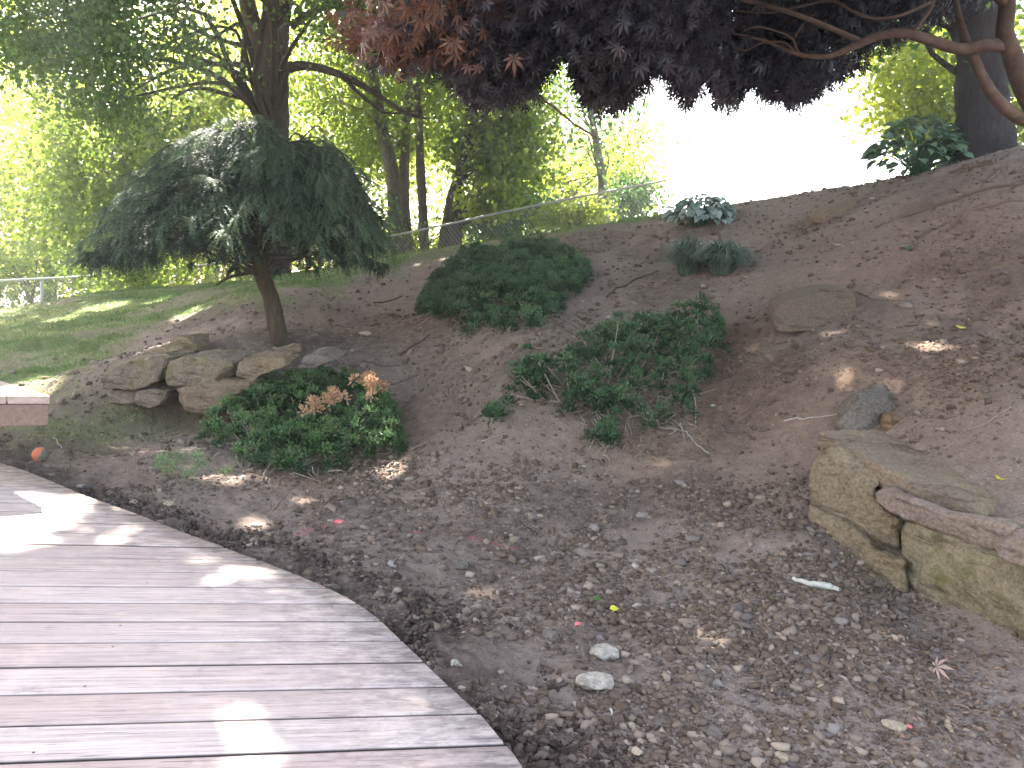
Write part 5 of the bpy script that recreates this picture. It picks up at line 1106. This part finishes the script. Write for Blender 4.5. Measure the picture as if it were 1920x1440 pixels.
# bleached broken branch
ground_path([(1487, 1077), (1525, 1088), (1558, 1098), (1573, 1103)], [.007, .012, .016, .017], 'broken_branch', M['stickw'], 'thick bleached broken branch piece below the right rock wall', 'branch', .012, 6, wob=.003, sides=10)
for i, (L, r, m, lb) in enumerate([
    ([(1272, 704), (1292, 722), (1303, 760), (1303, 805)], .0055, 'stickw', 'pale curved twig hanging down right side of the straggly juniper'),
    ([(1255, 795), (1285, 825), (1328, 863)], .004, 'stickw', 'thin pale twig pointing down right below the straggly juniper'),
    ([(1470, 790), (1500, 791), (1572, 786)], .004, 'stickw', 'straight pale twig touching the dark triangular stone'),
    ([(1815, 815), (1850, 803), (1905, 778)], .004, 'twig', 'thin twig slanting on dark soil behind the big flagstone'),
    ([(1600, 541), (1650, 545), (1685, 555), (1694, 562)], .004, 'twig', 'arched pale twig right of the lone boulder'),
    ([(1605, 555), (1640, 568), (1700, 572)], .003, 'twigdark', 'dark twig on soil right of the lone boulder'),
    ([(1820, 652), (1850, 652), (1870, 650)], .003, 'twig', 'short stem pair lying by the yellow green leaf above the right wall'),
    ([(750, 667), (775, 648), (805, 633)], .010, 'twigdark', 'dark root piece left below the upper juniper'),
    ([(680, 682), (715, 688), (750, 684)], .007, 'twigdark', 'dark twig on shaded soil right of the hemlock trunk'),
    ([(733, 723), (757, 713), (785, 703)], .006, 'twigdark', 'dark curved twig above right of the bright green juniper'),
    ([(1137, 560), (1180, 535), (1235, 503)], .008, 'twigdark', 'thin dark root crossing the slope left of the grassy clumps'),
    ([(700, 568), (730, 562), (756, 553)], .008, 'twigdark', 'dark root on the sandy bank right of the hemlock'),
    ([(1142, 845), (1138, 870), (1133, 905)], .004, 'twig', 'short pale twig pointing down below the straggly juniper'),
    ([(896, 825), (920, 815), (955, 808)], .005, 'twig', 'yellowish twig tip left of the straggly juniper'),
    ([(500, 1040), (560, 905)], .003, 'twig', 'long thin twig reaching from the bright juniper toward the deck'),
    ([(430, 905), (470, 912), (520, 880)], .004, 'twig', 'curved bare twig below left of the bright juniper'),
    ([(100, 820), (115, 832), (130, 840)], .003, 'stickw', 'pale bent twig over the hole near the ball'),
    ([(1640, 1320), (1700, 1340), (1905, 1352)], .003, 'straw', 'long pale straw stem at the lower right corner'),
    ([(1325, 1255), (1348, 1270)], .003, 'stickw', 'small pale stick on the gravel in the lower middle'),
    ([(1140, 1338), (1155, 1362)], .004, 'stickw', 'small pale stick between the pinkish pebbles and the whitish rock'),
    ([(1775, 1355), (1784, 1378)], .008, 'rock_pale', 'splinter of pale wood at lower right by the red fragment')]):
    if (L[0] == (500, 1040)): L = [(500, 968), (530, 935), (560, 905)]
    if (L[0] == (1640, 1320)): L = [(1790, 1316), (1840, 1330), (1900, 1352)]
    ground_path(L, [r, r * .9, r * .5], 'twig', M[m], lb, 'twig', r * .9, 7, seed=i, group=None)
GR = 'roots on the upper right slope'
for i, (L, r, lb) in enumerate([
    ([(1640, 430), (1700, 405), (1760, 385), (1840, 358), (1925, 345)], .020, 'long dark root crossing the upper right slope'),
    ([(1775, 430), (1815, 400), (1860, 385), (1925, 372)], .016, 'lower dark root nearly parallel to the long root, upper right slope'),
    ([(1850, 345), (1880, 320), (1925, 300)], .022, 'short thick root at the right edge below the thick trunk'),
    ([(1720, 445), (1750, 425), (1785, 412)], .013, 'stubby root below the long root'),
    ([(1080, 475), (1100, 468), (1125, 474)], .02, 'hump of root right beside the upper juniper'),
    ([(1780, 330), (1820, 322), (1860, 316)], .018, 'root running from the foot of the thick trunk')]):
    ground_path(L, [r * .6, r, r * .8, r * .5], 'root', M['bark_maple'], lb, 'root', r * .25, 7, seed=i + 50)
def fallen(u, v, size, name, mat, label, T, rot, tilt=.15, cat='leaf'):
    p = G2(u, v) + [0, 0, .018]; d = np.array([[math.cos(rot), math.sin(rot), tilt]]); V, F, a = inst(T[0], T[1], p[None], basis(d, np.array([[0, -.3, 1.]])), size, np.array([.5])); GG = Geo(); GG.add(V, F, a)
    return tag(GG.build(name, mat, None, False, loc=p), label, cat)
OAK = MAPLE
fallen(1143, 1142, .035, 'fallen_leaf', M['yellow'], 'bright yellow leaf lying on the gravel', BROAD, .1)
fallen(1113, 1122, .03, 'fallen_leaf', M['greenleaf'], 'dark green leaf just up left of the yellow leaf', BROAD, -.6)
fallen(1092, 888, .030, 'fallen_leaf', M['palegreen'], 'pale green leaf below the straggly juniper', BROAD, 1.2)
fallen(1330, 772, .035, 'fallen_leaf', M['palegreen'], 'pale torn leaf right of the straggly juniper', BROAD, -.5)
fallen(1183, 1418, .03, 'fallen_leaf', M['straw'], 'small orange tan leaf at the bottom below the whitish rock', BROAD, .1)
fallen(1750, 1262, .05, 'fallen_leaf', M['deadleaf'], 'crumpled pinkish brown dead leaf in front of the mossy boulder', (MAPLE[0] * [1, 2.0, 1], MAPLE[1]), -.5, .4)
fallen(1575, 467, .13, 'fallen_leaf', M['deadleaf'], 'large dry lobed leaf on the slope above the lone boulder', (MAPLE[0] * [1, 1.9, .8], MAPLE[1]), .4, .3)
fallen(1700, 473, .13, 'fallen_leaf', M['greenleaf'], 'long grey green leaf lying right of the large dry lobed leaf', BROAD, .2)
fallen(1797, 632, .055, 'fallen_leaf', M['yellow'], 'yellow green leaf with a long stalk above the right wall', BROAD, .8, .4)
fallen(1868, 902, .045, 'fallen_leaf', M['yellow'], 'yellowish leaf lying behind the right end of the big flagstone', BROAD, .2, .2)
fallen(1640, 712, .045, 'fallen_leaf', M['deadleaf'], 'small greyish curled leaf above the right rock wall', BROAD, .2, .5)
for o in COL.objects:
    if '_o' in o: del o['_o']
print('done', len(COL.objects), flush=True)
